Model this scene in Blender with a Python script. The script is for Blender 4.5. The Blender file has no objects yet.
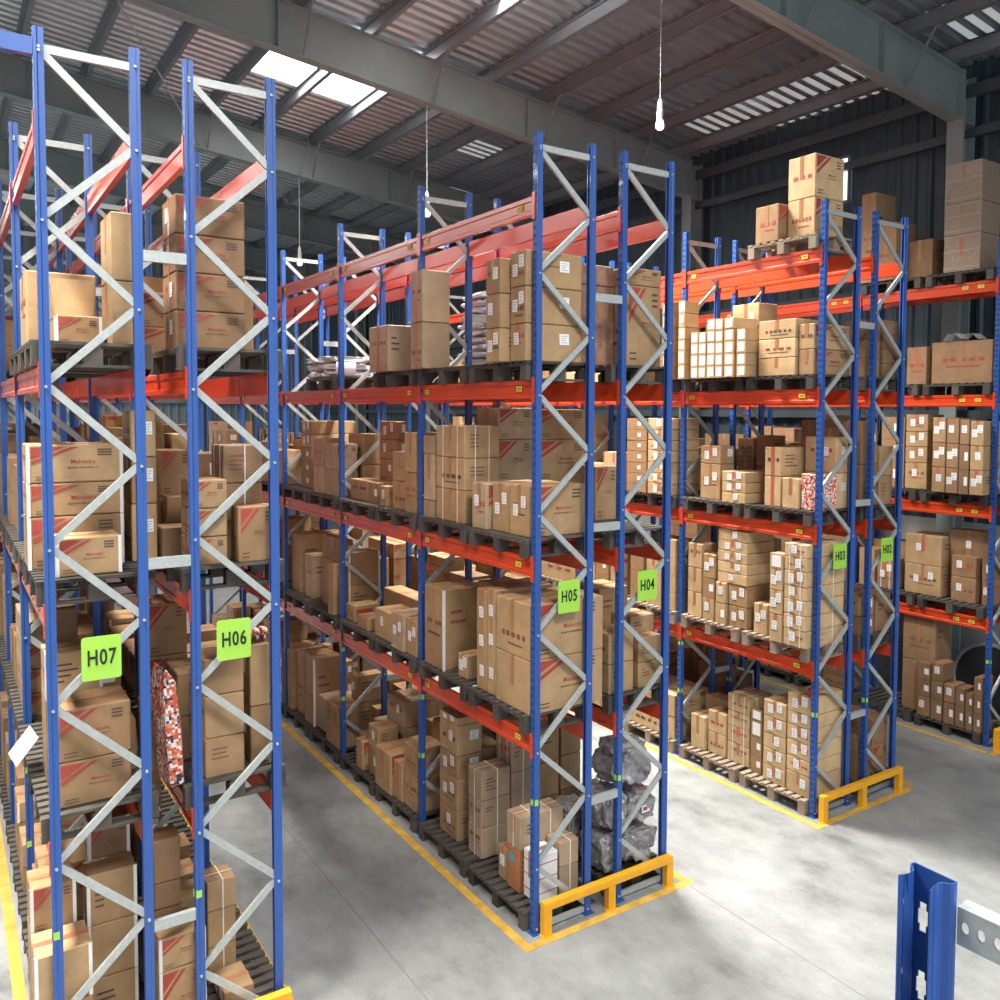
import bpy, bmesh, math, random
from mathutils import Vector, Matrix, noise
SC = bpy.context.scene
COL = SC.collection
PI = math.pi

# ------------------------------------------------------------------ helpers
def link(o, parent=None):
    COL.objects.link(o)
    if parent is not None:
        o.parent = parent
    return o

class MB:
    """collects shapes and links them as ONE mesh object"""
    def __init__(s):
        s.v = []; s.f = []; s.m = []
    def face(s, pts, m=0):
        b = len(s.v); s.v.extend(pts); s.f.append(tuple(range(b, b + len(pts)))); s.m.append(m)
    def box(s, x0, x1, y0, y1, z0, z1, m=0, M=None):
        c = [(x, y, z) for z in (z0, z1) for y in (y0, y1) for x in (x0, x1)]
        if M is not None:
            c = [tuple(M @ Vector(p)) for p in c]
        b = len(s.v); s.v.extend(c)
        for q in ((0, 2, 3, 1), (4, 5, 7, 6), (0, 1, 5, 4), (2, 6, 7, 3), (0, 4, 6, 2), (1, 3, 7, 5)):
            s.f.append(tuple(b + i for i in q)); s.m.append(m)
    def prism(s, prof, axis, a0, a1, m=0, cap=True):
        """closed 2D profile swept along an axis; prof counter-clockwise"""
        def P(p, a):
            return {'x': (a, p[0], p[1]), 'y': (p[0], a, p[1]), 'z': (p[0], p[1], a)}[axis]
        b = len(s.v); n = len(prof)
        s.v.extend(P(p, a0) for p in prof); s.v.extend(P(p, a1) for p in prof)
        for i in range(n):
            j = (i + 1) % n
            s.f.append((b + i, b + j, b + n + j, b + n + i)); s.m.append(m)
        if cap:
            s.f.append(tuple(b + i for i in range(n))[::-1]); s.m.append(m)
            s.f.append(tuple(b + n + i for i in range(n))); s.m.append(m)
    def cyl(s, p0, p1, r, n=8, m=0, r2=None):
        p0 = Vector(p0); p1 = Vector(p1); d = (p1 - p0).normalized()
        u = d.orthogonal().normalized(); w = d.cross(u); r2 = r if r2 is None else r2
        b = len(s.v)
        for p, rr in ((p0, r), (p1, r2)):
            for i in range(n):
                a = 2 * PI * i / n
                s.v.append(tuple(p + u * math.cos(a) * rr + w * math.sin(a) * rr))
        for i in range(n):
            j = (i + 1) % n
            s.f.append((b + i, b + j, b + n + j, b + n + i)); s.m.append(m)
        s.f.append(tuple(b + i for i in range(n))[::-1]); s.m.append(m)
        s.f.append(tuple(b + n + i for i in range(n))); s.m.append(m)
    def tube(s, pts, r, n=6, m=0):
        for a, b in zip(pts, pts[1:]):
            s.cyl(a, b, r, n, m)
    def lathe(s, prof, n=16, m=0):
        """profile (r, z) turned about the z axis"""
        b = len(s.v); k = len(prof)
        for i in range(n):
            a = 2 * PI * i / n
            for r, z in prof:
                s.v.append((r * math.cos(a), r * math.sin(a), z))
        for i in range(n):
            j = (i + 1) % n
            for q in range(k - 1):
                s.f.append((b + i * k + q, b + j * k + q, b + j * k + q + 1, b + i * k + q + 1)); s.m.append(m)
    def mesh(s, name, mats, smooth=False, bevel=0, fix=True):
        me = bpy.data.meshes.new(name)
        me.from_pydata(s.v, [], s.f)
        for mt in (mats if isinstance(mats, (list, tuple)) else [mats]):
            me.materials.append(mt)
        me.polygons.foreach_set('material_index', s.m)
        if bevel or fix:
            bm = bmesh.new(); bm.from_mesh(me)
            if fix:
                bmesh.ops.recalc_face_normals(bm, faces=bm.faces)
            if bevel:
                bmesh.ops.bevel(bm, geom=list(bm.edges), offset=bevel, segments=1, affect='EDGES')
            bm.to_mesh(me); bm.free()
        if smooth:
            me.polygons.foreach_set('use_smooth', [True] * len(me.polygons))
        me.update()
        return me
    def build(s, name, mats, parent=None, loc=None, **k):
        o = bpy.data.objects.new(name, s.mesh(name, mats, **k))
        if loc: o.location = loc
        return link(o, parent)

def inst(name, me, parent=None, loc=(0, 0, 0), rot=(0, 0, 0)):
    o = bpy.data.objects.new(name, me); o.location = loc; o.rotation_euler = rot
    return link(o, parent)

def tag(o, label, cat, group=None, kind=None):
    if label: o['label'] = label
    if cat: o['category'] = cat
    if group: o['group'] = group
    if kind: o['kind'] = kind
    return o

def empty(name, loc=(0, 0, 0), rz=0):
    o = bpy.data.objects.new(name, None); o.location = loc; o.rotation_euler = (0, 0, rz)
    o.empty_display_size = .2
    return link(o)

def struct(o):
    o['kind'] = 'structure'
    return o

# ------------------------------------------------------------------ materials
def nodes(name):
    m = bpy.data.materials.new(name); m.use_nodes = True
    nt = m.node_tree
    return m, nt, nt.nodes['Principled BSDF']

def N(nt, t, **k):
    n = nt.nodes.new(t)
    for a, b in k.items():
        if a.startswith('i_'):
            n.inputs[a[2:].replace('_', ' ')].default_value = b
        else:
            setattr(n, a, b)
    return n

def plain(name, col, rough=.5, metal=0, spec=.5, noise_amt=0, scale=8, bump=0, coat=0):
    m, nt, b = nodes(name)
    b.inputs['Base Color'].default_value = (*col, 1)
    b.inputs['Roughness'].default_value = rough
    b.inputs['Metallic'].default_value = metal
    b.inputs['Specular IOR Level'].default_value = spec
    b.inputs['Coat Weight'].default_value = coat
    if noise_amt or bump:
        tc = N(nt, 'ShaderNodeTexCoord')
        nz = N(nt, 'ShaderNodeTexNoise'); nz.inputs['Scale'].default_value = scale; nz.inputs['Detail'].default_value = 5
        nt.links.new(tc.outputs['Object'], nz.inputs['Vector'])
        if noise_amt:
            mp = N(nt, 'ShaderNodeMapRange'); mp.inputs[3].default_value = 1 - noise_amt; mp.inputs[4].default_value = 1 + noise_amt
            mp.inputs[1].default_value = .3; mp.inputs[2].default_value = .7
            nt.links.new(nz.outputs['Fac'], mp.inputs[0])
            mx = N(nt, 'ShaderNodeMix', data_type='RGBA', blend_type='MULTIPLY'); mx.inputs[0].default_value = 1
            mx.inputs[6].default_value = (*col, 1)
            nt.links.new(mp.outputs[0], mx.inputs[7]); nt.links.new(mx.outputs[2], b.inputs['Base Color'])
        if bump:
            bp = N(nt, 'ShaderNodeBump'); bp.inputs['Strength'].default_value = bump; bp.inputs['Distance'].default_value = .02
            nt.links.new(nz.outputs['Fac'], bp.inputs['Height']); nt.links.new(bp.outputs[0], b.inputs['Normal'])
    return m

def cardboard(name, c0, c1, c2):
    """kraft board: colour differs from box to box, with faint fluting, blotches and scuffs"""
    m, nt, b = nodes(name)
    oi = N(nt, 'ShaderNodeObjectInfo'); tc = N(nt, 'ShaderNodeTexCoord')
    cr = N(nt, 'ShaderNodeValToRGB'); e = cr.color_ramp.elements
    e[0].color = (*c0, 1); e[1].color = (*c2, 1); x = e.new(.5); x.color = (*c1, 1)
    nt.links.new(oi.outputs['Random'], cr.inputs[0])
    nz = N(nt, 'ShaderNodeTexNoise'); nz.inputs['Scale'].default_value = 5; nz.inputs['Detail'].default_value = 7; nz.inputs['Roughness'].default_value = .65
    nt.links.new(tc.outputs['Object'], nz.inputs['Vector'])
    mp = N(nt, 'ShaderNodeMapRange'); mp.inputs[1].default_value = .3; mp.inputs[2].default_value = .72; mp.inputs[3].default_value = .82; mp.inputs[4].default_value = 1.14
    nt.links.new(nz.outputs['Fac'], mp.inputs[0])
    mx = N(nt, 'ShaderNodeMix', data_type='RGBA', blend_type='MULTIPLY'); mx.inputs[0].default_value = 1
    nt.links.new(cr.outputs[0], mx.inputs[6]); nt.links.new(mp.outputs[0], mx.inputs[7]); nt.links.new(mx.outputs[2], b.inputs['Base Color'])
    b.inputs['Roughness'].default_value = .68; b.inputs['Specular IOR Level'].default_value = .3
    bp = N(nt, 'ShaderNodeBump'); bp.inputs['Strength'].default_value = .25; bp.inputs['Distance'].default_value = .03
    nt.links.new(nz.outputs['Fac'], bp.inputs['Height']); nt.links.new(bp.outputs[0], b.inputs['Normal'])
    return m

M = {}
M['kraft'] = cardboard('kraft_board', (.375, .236, .117), (.44, .290, .152), (.315, .187, .093))
M['pale'] = cardboard('pale_board', (.53, .355, .185), (.60, .42, .23), (.47, .315, .165))
M['greyb'] = cardboard('grey_board', (.40, .29, .18), (.44, .32, .21), (.35, .25, .16))
M['dark'] = cardboard('dark_board', (.28, .160, .085), (.32, .19, .105), (.235, .135, .072))
M['redb'] = cardboard('reddish_board', (.42, .16, .07), (.45, .19, .08), (.38, .14, .06))
M['white'] = plain('white_board', (.72, .71, .70), .5, noise_amt=.06)
M['print_red'] = plain('red_print', (.36, .050, .035), .6)
M['print_brown'] = plain('brown_print', (.20, .075, .05), .6)
M['print_dark'] = plain('dark_print', (.09, .055, .04), .6)
M['paper'] = plain('white_paper', (.80, .80, .79), .5)
M['ink'] = plain('grey_ink', (.30, .30, .32), .6)
M['tape'] = plain('brown_tape', (.36, .17, .08), .28)
M['tape_red'] = plain('red_printed_tape', (.45, .13, .08), .3)
M['film'] = plain('stretch_film', (.33, .24, .17), .12, spec=.8, bump=.5, scale=14)
M['film_red'] = plain('reddish_film', (.30, .15, .09), .15, spec=.8, bump=.6, scale=14, noise_amt=.3)
M['strap'] = plain('white_strap', (.80, .79, .76), .35)
M['corner'] = plain('white_corner_board', (.72, .71, .68), .5)
M['blue'] = plain('blue_paint', (.022, .082, .31), .40, coat=.1, noise_amt=.06, scale=3)
M['orange'] = plain('orange_red_paint', (.60, .055, .013), .27, spec=.6, coat=.1, noise_amt=.05, scale=3)
M['zinc'] = plain('galvanised_steel', (.40, .43, .42), .45, metal=.25, noise_amt=.10, scale=30)
M['yellow'] = plain('yellow_paint', (.80, .38, .012), .42, noise_amt=.06)
M['sticker'] = plain('yellow_sticker', (.68, .66, .06), .45)
M['green_sticker'] = plain('green_sticker', (.32, .60, .09), .45)
M['sign'] = plain('lime_sign', (.33, .62, .065), .45)
M['black'] = plain('black_print', (.012, .014, .012), .5)
M['wood'] = cardboard('grimy_pallet_wood', (.062, .054, .046), (.098, .086, .072), (.046, .040, .035))
M['woodp'] = cardboard('pale_pallet_wood', (.26, .205, .15), (.30, .24, .18), (.22, .175, .13))
M['rafter'] = plain('grey_green_steel', (.27, .32, .31), .45, noise_amt=.08, scale=1.2)
M['purlin'] = plain('grey_steel', (.20, .22, .24), .45, noise_amt=.08, scale=2)
M['sack'] = plain('white_plastic_film', (.72, .72, .74), .28, spec=.6, bump=.3, scale=9)
M['greysack'] = plain('grey_plastic_film', (.30, .285, .29), .20, spec=1, bump=1, scale=16, noise_amt=.35)
M['plug'] = plain('white_plastic', (.80, .80, .78), .3)
M['socket'] = plain('grey_socket', (.52, .50, .46), .4)
M['girt'] = plain('dark_grey_steel', (.075, .095, .105), .45)
M['cable'] = plain('pale_cable', (.45, .45, .44), .5)
M['rubber'] = plain('dark_rubber', (.05, .05, .055), .5)
M['red_can'] = plain('red_metal', (.55, .03, .02), .3)

def emit(name, col, s):
    m, nt, b = nodes(name)
    b.inputs['Base Color'].default_value = (*col, 1)
    b.inputs['Emission Color'].default_value = (*col, 1); b.inputs['Emission Strength'].default_value = s
    return m

def concrete():
    m, nt, b = nodes('power_floated_concrete')
    tc = N(nt, 'ShaderNodeTexCoord')
    n1 = N(nt, 'ShaderNodeTexNoise'); n1.inputs['Scale'].default_value = .55; n1.inputs['Detail'].default_value = 8; n1.inputs['Roughness'].default_value = .62
    mpv = N(nt, 'ShaderNodeMapping'); mpv.inputs['Scale'].default_value = (1, .55, 1); mpv.inputs['Rotation'].default_value = (0, 0, .5)
    n2 = N(nt, 'ShaderNodeTexNoise'); n2.inputs['Scale'].default_value = 3.2; n2.inputs['Detail'].default_value = 9; n2.inputs['Roughness'].default_value = .7
    n3 = N(nt, 'ShaderNodeTexNoise'); n3.inputs['Scale'].default_value = 38; n3.inputs['Detail'].default_value = 3
    for n in (n1, n3): nt.links.new(tc.outputs['Object'], n.inputs['Vector'])
    nt.links.new(tc.outputs['Object'], mpv.inputs['Vector']); nt.links.new(mpv.outputs[0], n2.inputs['Vector'])
    a = N(nt, 'ShaderNodeMath', operation='MULTIPLY_ADD'); a.inputs[1].default_value = .5
    nt.links.new(n1.outputs['Fac'], a.inputs[0])
    a2 = N(nt, 'ShaderNodeMath', operation='MULTIPLY'); a2.inputs[1].default_value = .42
    nt.links.new(n2.outputs['Fac'], a2.inputs[0]); nt.links.new(a2.outputs[0], a.inputs[2])
    a3 = N(nt, 'ShaderNodeMath', operation='MULTIPLY_ADD'); a3.inputs[1].default_value = .10
    nt.links.new(n3.outputs['Fac'], a3.inputs[0]); nt.links.new(a.outputs[0], a3.inputs[2])
    cr = N(nt, 'ShaderNodeValToRGB'); e = cr.color_ramp.elements
    e[0].position = .38; e[0].color = (.135, .142, .142, 1); e[1].position = .64; e[1].color = (.350, .362, .358, 1)
    x = e.new(.5); x.color = (.255, .264, .262, 1)
    nt.links.new(a3.outputs[0], cr.inputs[0]); nt.links.new(cr.outputs[0], b.inputs['Base Color'])
    b.inputs['Roughness'].default_value = .42
    mr = N(nt, 'ShaderNodeMapRange'); mr.inputs[3].default_value = .34; mr.inputs[4].default_value = .6
    nt.links.new(n2.outputs['Fac'], mr.inputs[0]); nt.links.new(mr.outputs[0], b.inputs['Roughness'])
    return m
M['floor'] = concrete()

def patterned():
    """rows of small red, white and navy shapes printed on wrapping"""
    m, nt, b = nodes('red_white_navy_pattern')
    tc = N(nt, 'ShaderNodeTexCoord')
    ck = N(nt, 'ShaderNodeTexVoronoi'); ck.inputs['Scale'].default_value = 48; ck.distance = 'CHEBYCHEV'
    ck.inputs['Randomness'].default_value = .25
    nt.links.new(tc.outputs['Object'], ck.inputs['Vector'])
    sp = N(nt, 'ShaderNodeSeparateColor'); nt.links.new(ck.outputs['Color'], sp.inputs[0])
    cr = N(nt, 'ShaderNodeValToRGB'); cr.color_ramp.interpolation = 'CONSTANT'; e = cr.color_ramp.elements
    e[0].color = (.65, .10, .04, 1); e[1].position = .36; e[1].color = (.75, .73, .70, 1)
    x = e.new(.66); x.color = (.03, .03, .07, 1); x = e.new(.82); x.color = (.70, .28, .16, 1)
    nt.links.new(sp.outputs[0], cr.inputs[0]); nt.links.new(cr.outputs[0], b.inputs['Base Color'])
    b.inputs['Roughness'].default_value = .4
    return m
M['pattern'] = patterned()
# ------------------------------------------------------------------ layout of the hall (metres, floor at z = 0)
# rack rows: sign, x of the two post lines, y of the first frame, number of bays
ROWS = {7: ('H07', -4.136, -3.507, .164, 5), 6: ('H06', -3.124, -2.486, .164, 5), 5: ('H05', .067, .720, 0., 5), 4: ('H04', 1.143, 1.795, 0., 5),
        3: ('H03', 4.515, 5.189, .076, 4), 2: ('H02', 5.582, 6.235, .076, 4), 1: (None, 8.83, 9.48, .110, 3)}
BAY = [0, 2.523, 5.134, 7.735, 10.30, 12.88, 15.46]
POST_H = 8.0
BEAM_TOP = [0, 2.03, 3.82, 5.60, 7.40]
BEAM_H = .185
PALLET_H = .19
XW = 10.7                                    # inner face of the right wall
def zb(x): return 10.5 + .115 * (10.7 - max(x, -4.5)) - (.115 * (-4.5 - x) if x < -4.5 else 0)   # underside of the rafters
RD = .87; PD = .24                           # rafter and purlin depth

# ------------------------------------------------------------------ room shell
b = MB(); b.box(-22, 12, -16, 38, -.2, 0)
struct(b.build('floor', M['floor']))
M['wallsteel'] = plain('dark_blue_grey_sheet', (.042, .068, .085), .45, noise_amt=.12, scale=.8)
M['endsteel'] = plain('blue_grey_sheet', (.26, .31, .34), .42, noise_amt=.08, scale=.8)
M['plaster'] = plain('grey_plaster', (.30, .30, .30), .7, noise_amt=.08, scale=2)
def corrugated(name, mat, p0, p1, z0, z1, nrm, pitch=.34, depth=.045):
    """upright trapezoid sheet from p0 to p1 (x, y), ribs standing out along nrm"""
    d = Vector((p1[0] - p0[0], p1[1] - p0[1])); L = d.length; d.normalize()
    pts = []; n = int(L / pitch)
    for i in range(n + 1):
        for t, h in ((0, 0), (.55, 0), (.68, 1), (.87, 1)):
            s_ = min(L, (i + t) * pitch); pts.append((p0[0] + d.x * s_ + nrm[0] * h * depth, p0[1] + d.y * s_ + nrm[1] * h * depth))
    back = [(x - nrm[0] * (.05 + depth * 1), y - nrm[1] * (.05 + depth)) for x, y in (pts[-1], pts[0])]
    b = MB()
    for a, c in zip(pts, pts[1:]):
        b.face([(*a, z0), (*c, z0), (*c, z1), (*a, z1)])
    q = [Vector((p[0], p[1])) for p in (p0, p1)]
    o0, o1 = [(v.x - nrm[0] * .06, v.y - nrm[1] * .06) for v in q]
    b.face([(*o0, z0), (*o1, z0), (*o1, z1), (*o0, z1)])
    return struct(b.build(name, mat, fix=False))
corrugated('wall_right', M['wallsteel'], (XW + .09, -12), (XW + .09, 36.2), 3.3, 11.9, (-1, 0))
b = MB(); b.box(XW + .02, XW + .3, -12, 36.2, 0, 3.3); struct(b.build('wall_right_dado', M['plaster']))
corrugated('wall_back', M['endsteel'], (-16, 36.3), (XW + .1, 36.3), 3.3, 13.6, (0, -1))
b = MB(); b.box(-16, XW + .1, 36.2, 36.5, 0, 3.3); struct(b.build('wall_back_dado', M['plaster']))
corrugated('wall_left', M['endsteel'], (-16, 36.2), (-16, -12), 0, 12.5, (1, 0))
# a narrow bright louvre slot high in the right wall
b = MB(); b.box(XW + .005, XW + .03, 4.35, 4.75, 9.70, 10.55); w = struct(b.build('window_2', emit('daylight_slot', (.80, .86, 1), 2.5)))
b = MB()
for y0, y1, z0, z1 in ((4.30, 4.35, 9.65, 10.60), (4.75, 4.80, 9.65, 10.60), (4.35, 4.75, 9.65, 9.70), (4.35, 4.75, 10.55, 10.60)):
    b.box(XW - .02, XW + .04, y0, y1, z0, z1)
struct(b.build('window_frame', M['purlin'], w))
for i, z in enumerate((5.2, 7.6, 10.28, 11.0)):
    b = MB(); b.box(XW - .12, XW + .0, -12, 36, z, z + (.16 if i < 3 else .22)); struct(b.build('wall_girt', M['girt']))
for i, z in enumerate((5.6, 8.2, 10.4)):
    b = MB(); b.box(-16, XW - .2, 36.0, 36.18, z, z + .2); struct(b.build('wall_girt', M['rafter']))
for x in (-9, -4.5, 0, 5):
    b = MB(); b.box(x - .2, x + .2, 35.7, 36.0, 0, 11.2); struct(b.build('wall_column', M['rafter']))

# roof: trapezoid sheet with its ribs running down the slope, left out where the skylights and added glowing panels are
SKY = [(.86, 3.62, 9.15, 12.75), (2.08, 3.60, 2.9, 6.15), (-7.2, -5.8, -2.6, 1.6), (-3.6, .4, -11.8, -7.4), (4.9, 6.3, -9.5, -6.0), (-12., -9., 14.5, 20.), (-12., -9., 23.5, 29.)]  # last four are added openings, out of view, to brighten racks and far end
RIB_GLOW = [(8.76, 9.92, 2.10, 7.80), (10.08, 10.66, 2.10, 6.30), (8.76, 9.92, -2.4, 1.50), (7.44, 8.60, -2.4, -.3), (6.12, 7.28, 12.3, 13.5), (7.44, 8.60, 16.2, 17.7), (4.80, 5.96, 17.1, 18.6)]
def sheet_z(x): return zb(x) + RD + PD + .03
M['sheet'] = plain('ribbed_roof_sheet', (.50, .55, .59), .30, metal=.75, noise_amt=.10, scale=.7)
xs = sorted({-16.2, -4.5, 11.0} | {v for s in SKY + RIB_GLOW for v in s[:2]})
ys = []
y = -12.
while y < 36.4:
    ys += [(y, 0), (y + .15, 0), (y + .19, .065), (y + .26, .065)]
    y += .30
b = MB(); idx = {}
def rv(i, j):
    if (i, j) not in idx:
        idx[i, j] = len(b.v); b.v.append((xs[i], ys[j][0], sheet_z(xs[i]) + ys[j][1]))
    return idx[i, j]
for i in range(len(xs) - 1):
    xm = (xs[i] + xs[i + 1]) / 2
    for j in range(len(ys) - 1):
        ym = (ys[j][0] + ys[j + 1][0]) / 2
        if any(s[0] < xm < s[1] and s[2] < ym < s[3] for s in SKY + RIB_GLOW): continue
        b.f.append((rv(i, j), rv(i + 1, j), rv(i + 1, j + 1), rv(i, j + 1))); b.m.append(0)
b2 = MB(); b2.v = list(b.v); b2.f = list(b.f); b2.m = list(b.m)
# a second skin above gives the roof its thickness
n0 = len(b2.v); b2.v += [(x, y, z + .08) for x, y, z in b.v]; b2.f += [tuple(n0 + i for i in f[::-1]) for f in b.f]; b2.m += [0] * len(b.f)
struct(b2.build('ceiling', M['sheet'], fix=False))
STR = [(10, (1, .98, .96), 320, 2.6), (12, (1, .96, .88), 2250, 2.1), (10, (1, .95, .86), 1500, 1.5), (8, (1, .98, .95), 1900, 2.9), (8, (1, .98, .95), 100, 2.8), (8, (1, .98, .95), 2500, 3.0), (8, (1, .98, .95), 2500, 3.0)]
for k, s in enumerate(SKY):
    b = MB()
    for i in range(4):
        xa = s[0] + (s[1] - s[0]) * i / 4; xb = s[0] + (s[1] - s[0]) * (i + 1) / 4
        b.face([(xa, s[2], sheet_z(xa) + .02), (xa, s[3], sheet_z(xa) + .02), (xb, s[3], sheet_z(xb) + .02), (xb, s[2], sheet_z(xb) + .02)])
        b.face([(xb, s[2], sheet_z(xb) + .03), (xb, s[3], sheet_z(xb) + .03), (xa, s[3], sheet_z(xa) + .03), (xa, s[2], sheet_z(xa) + .03)])
    struct(b.build('window_%d' % (k + 3), emit('skylight_%d' % k, STR[k][1], STR[k][0]), fix=False))
    if STR[k][2]:                             # daylight of the skylights; under the last, added openings it is fill
        la = bpy.data.lights.new('skylight_daylight', 'AREA'); la.shape = 'RECTANGLE'; la.size = s[1] - s[0] - .1; la.size_y = s[3] - s[2] - .1
        la.energy = STR[k][2]; la.color = STR[k][1]; la.spread = STR[k][3]
        lo = bpy.data.objects.new('skylight_daylight', la); link(lo); lo.location = ((s[0] + s[1]) / 2, (s[2] + s[3]) / 2, sheet_z((s[0] + s[1]) / 2) - .12)
for k, s in enumerate(RIB_GLOW):                  # ribbed panels, weak glow put into their flats as bright rib streaks
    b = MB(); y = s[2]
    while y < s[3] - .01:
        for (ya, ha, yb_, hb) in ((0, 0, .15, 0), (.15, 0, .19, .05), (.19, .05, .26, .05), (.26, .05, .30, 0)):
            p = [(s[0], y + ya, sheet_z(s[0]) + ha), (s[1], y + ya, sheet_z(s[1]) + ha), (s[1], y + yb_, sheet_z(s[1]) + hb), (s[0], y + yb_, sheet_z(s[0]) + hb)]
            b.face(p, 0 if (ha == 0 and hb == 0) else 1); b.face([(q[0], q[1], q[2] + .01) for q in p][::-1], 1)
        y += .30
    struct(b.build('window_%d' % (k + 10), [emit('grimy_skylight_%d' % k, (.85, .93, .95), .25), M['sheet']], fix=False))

# portal frames
FR = [-5.1, 1.80, 8.70, 15.60, 22.5, 29.4]
for y in FR:
    b = MB()
    for x0, x1 in ((-15.9, -4.5), (-4.5, 10.32)):
        for (ya, yb_, za, zc) in ((y - .012, y + .012, 0, RD), (y - .13, y + .13, 0, .02), (y - .13, y + .13, RD - .02, RD)):
            c = [(x0, ya, zb(x0) + za), (x1, ya, zb(x1) + za), (x1, yb_, zb(x1) + za), (x0, yb_, zb(x0) + za),
                 (x0, ya, zb(x0) + zc), (x1, ya, zb(x1) + zc), (x1, yb_, zb(x1) + zc), (x0, yb_, zb(x0) + zc)]
            n = len(b.v); b.v += c
            for f in ((0, 3, 2, 1), (4, 5, 6, 7), (0, 1, 5, 4), (1, 2, 6, 5), (2, 3, 7, 6), (3, 0, 4, 7)):
                b.f.append(tuple(n + i for i in f)); b.m.append(0)
    # splice and web stiffeners
    for x in (-9., -3., .3, 5.6, 8.0):
        b.box(x - .010, x + .010, y - .125, y + .125, zb(x) + .02, zb(x) + RD - .02)
    struct(b.build('roof_rafter', M['rafter']))
    b = MB()
    b.box(10.30, 10.34, y - .16, y + .16, 0, zb(10.3) + RD); b.box(10.34, 10.66, y - .012, y + .012, 0, zb(10.5) + RD - .05); b.box(10.64, 10.68, y - .16, y + .16, 0, zb(10.5) + RD - .05)
    b.box(10.34, 10.64, y - .15, y + .15, zb(10.5) - .03, zb(10.5))
    struct(b.build('wall_column', M['rafter']))
# Z purlins and the fly braces to the rafters
PX = [10.0 - 1.32 * k for k in range(20)]
for i, x in enumerate(PX):
    z = zb(x) + RD
    b = MB(); b.box(x - .012, x + .012, -12, 36, z + .005, z + PD); b.box(x - .07, x + .012, -12, 36, z + PD - .015, z + PD); b.box(x - .012, x + .08, -12, 36, z + .002, z + .017)
    struct(b.build('roof_purlin', M['purlin']))
for y in FR[1:4]:
    b = MB()
    for x in (8.68, 6.04, 3.40, .76, -1.88):
        for sgn in (-1, 1):
            b.cyl((x, y + .08 * sgn, zb(x) + .05), (x, y + .62 * sgn, zb(x) + RD + .05), .022, 6)
    struct(b.build('rafter_brace', M['purlin']))
# thin tie rods below the roof
for y0, y1, x0, x1 in ((15.6, 8.7, .6, -2.4), (15.6, 22.5, 2.0, 6.0)):
    b = MB(); b.cyl((x0, y0, zb(x0) + .1), (x1, y1, zb(x1) + .1), .015, 6); struct(b.build('roof_tie_rod', M['zinc']))

# floor markings (painted lines) and sawn joints
def line(pts, w, name='floor_marking', mat=None, z=.003):
    b = MB()
    for x0, x1, y0, y1 in pts: b.box(x0, x1, y0, y1, 0.0005, z)
    return struct(b.build(name, mat or M['line']))
M['line'] = plain('worn_yellow_line', (.60, .36, .06), .5, noise_amt=.25, scale=6)
for pts in ([(-.19, -.09, -.13, 15.6), (-.19, 2.08, -.23, -.13)], [(4.27, 4.37, -.10, 10.6), (4.27, 6.35, -.20, -.10)], [(-4.35, -4.25, -.05, 14.), (-4.35, -2.27, -.15, -.05)],
            [(-2.38, -2.28, 0.0, 14.)], [(1.97, 2.07, -.12, 15.6)], [(6.42, 6.52, -.1, 10.6)], [(8.5, 8.6, -.05, 8.2), (8.5, 9.8, -.20, -.10)]):
    line(pts, .1)
M['joint'] = plain('dark_floor_joint', (.22, .22, .215), .8)
line([(1.985, 1.997, -12, -.25), (-1.30, -1.288, -6, 20)], .01, 'floor_joint', M['joint'], .0015)
line([(-16, 10, -3.3, -3.29), (-2.2, -.2, 3.2, 3.21)], .01, 'floor_joint', M['joint'], .0015)

# ------------------------------------------------------------------ rack parts
def post_mesh(side, H):
    """cold-rolled upright: slotted web towards the aisle, flanges and returned lips; a real punched sheet with thickness"""
    s = -1 if side == 'a' else 1
    bm = bmesh.new()
    W, D, LIP = .038, .034, .017
    pitch = .08; n = int(H / pitch)
    cols = [-W, -.021, -.009, .009, .021, W]
    vs = {}
    def V(x, y, z):
        k = (round(x, 4), round(y, 4), round(z, 4))
        if k not in vs: vs[k] = bm.verts.new(k)
        return vs[k]
    zs = []
    for i in range(n): zs += [i * pitch, i * pitch + .022, i * pitch + .060]
    zs.append(H)
    for i in range(len(zs) - 1):
        for j in range(5):
            if i % 3 == 1 and j in (1, 3): continue
            bm.faces.new((V(s * D, cols[j], zs[i]), V(s * D, cols[j + 1], zs[i]), V(s * D, cols[j + 1], zs[i + 1]), V(s * D, cols[j], zs[i + 1])))
    pl = [(s * D, W), (s * .012, W), (s * .004, W - .006), (-s * D, W - .006), (-s * D, LIP - .002)]
    for sg in (1, -1):
        for a, c in zip(pl, pl[1:]):
            f = [V(a[0], sg * a[1], z) for z in (zs if a[0] == s * D else [0, H])]
            if a[0] == s * D:
                # first strip shares the punched edge: triangulate through a fan of quads
                g = [V(c[0], sg * c[1], 0), V(c[0], sg * c[1], H)]
                bm.faces.new(f[::-1] + g)
            else:
                bm.faces.new((f[0], f[1], V(c[0], sg * c[1], H), V(c[0], sg * c[1], 0)))
    bmesh.ops.recalc_face_normals(bm, faces=bm.faces)
    bmesh.ops.solidify(bm, geom=bm.faces[:], thickness=.0035)
    me = bpy.data.meshes.new('post'); bm.to_mesh(me); bm.free(); me.materials.append(M['blue'])
    return me
POST = {k: post_mesh(k, POST_H) for k in 'ab'}
b = MB(); b.box(-.06, .06, -.065, .065, 0, .008)
for x in (-.045, .045): b.cyl((x, -.05, .008), (x, -.05, .02), .010, 6)
FOOT = b.mesh('foot_plate', M['blue'])
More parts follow.
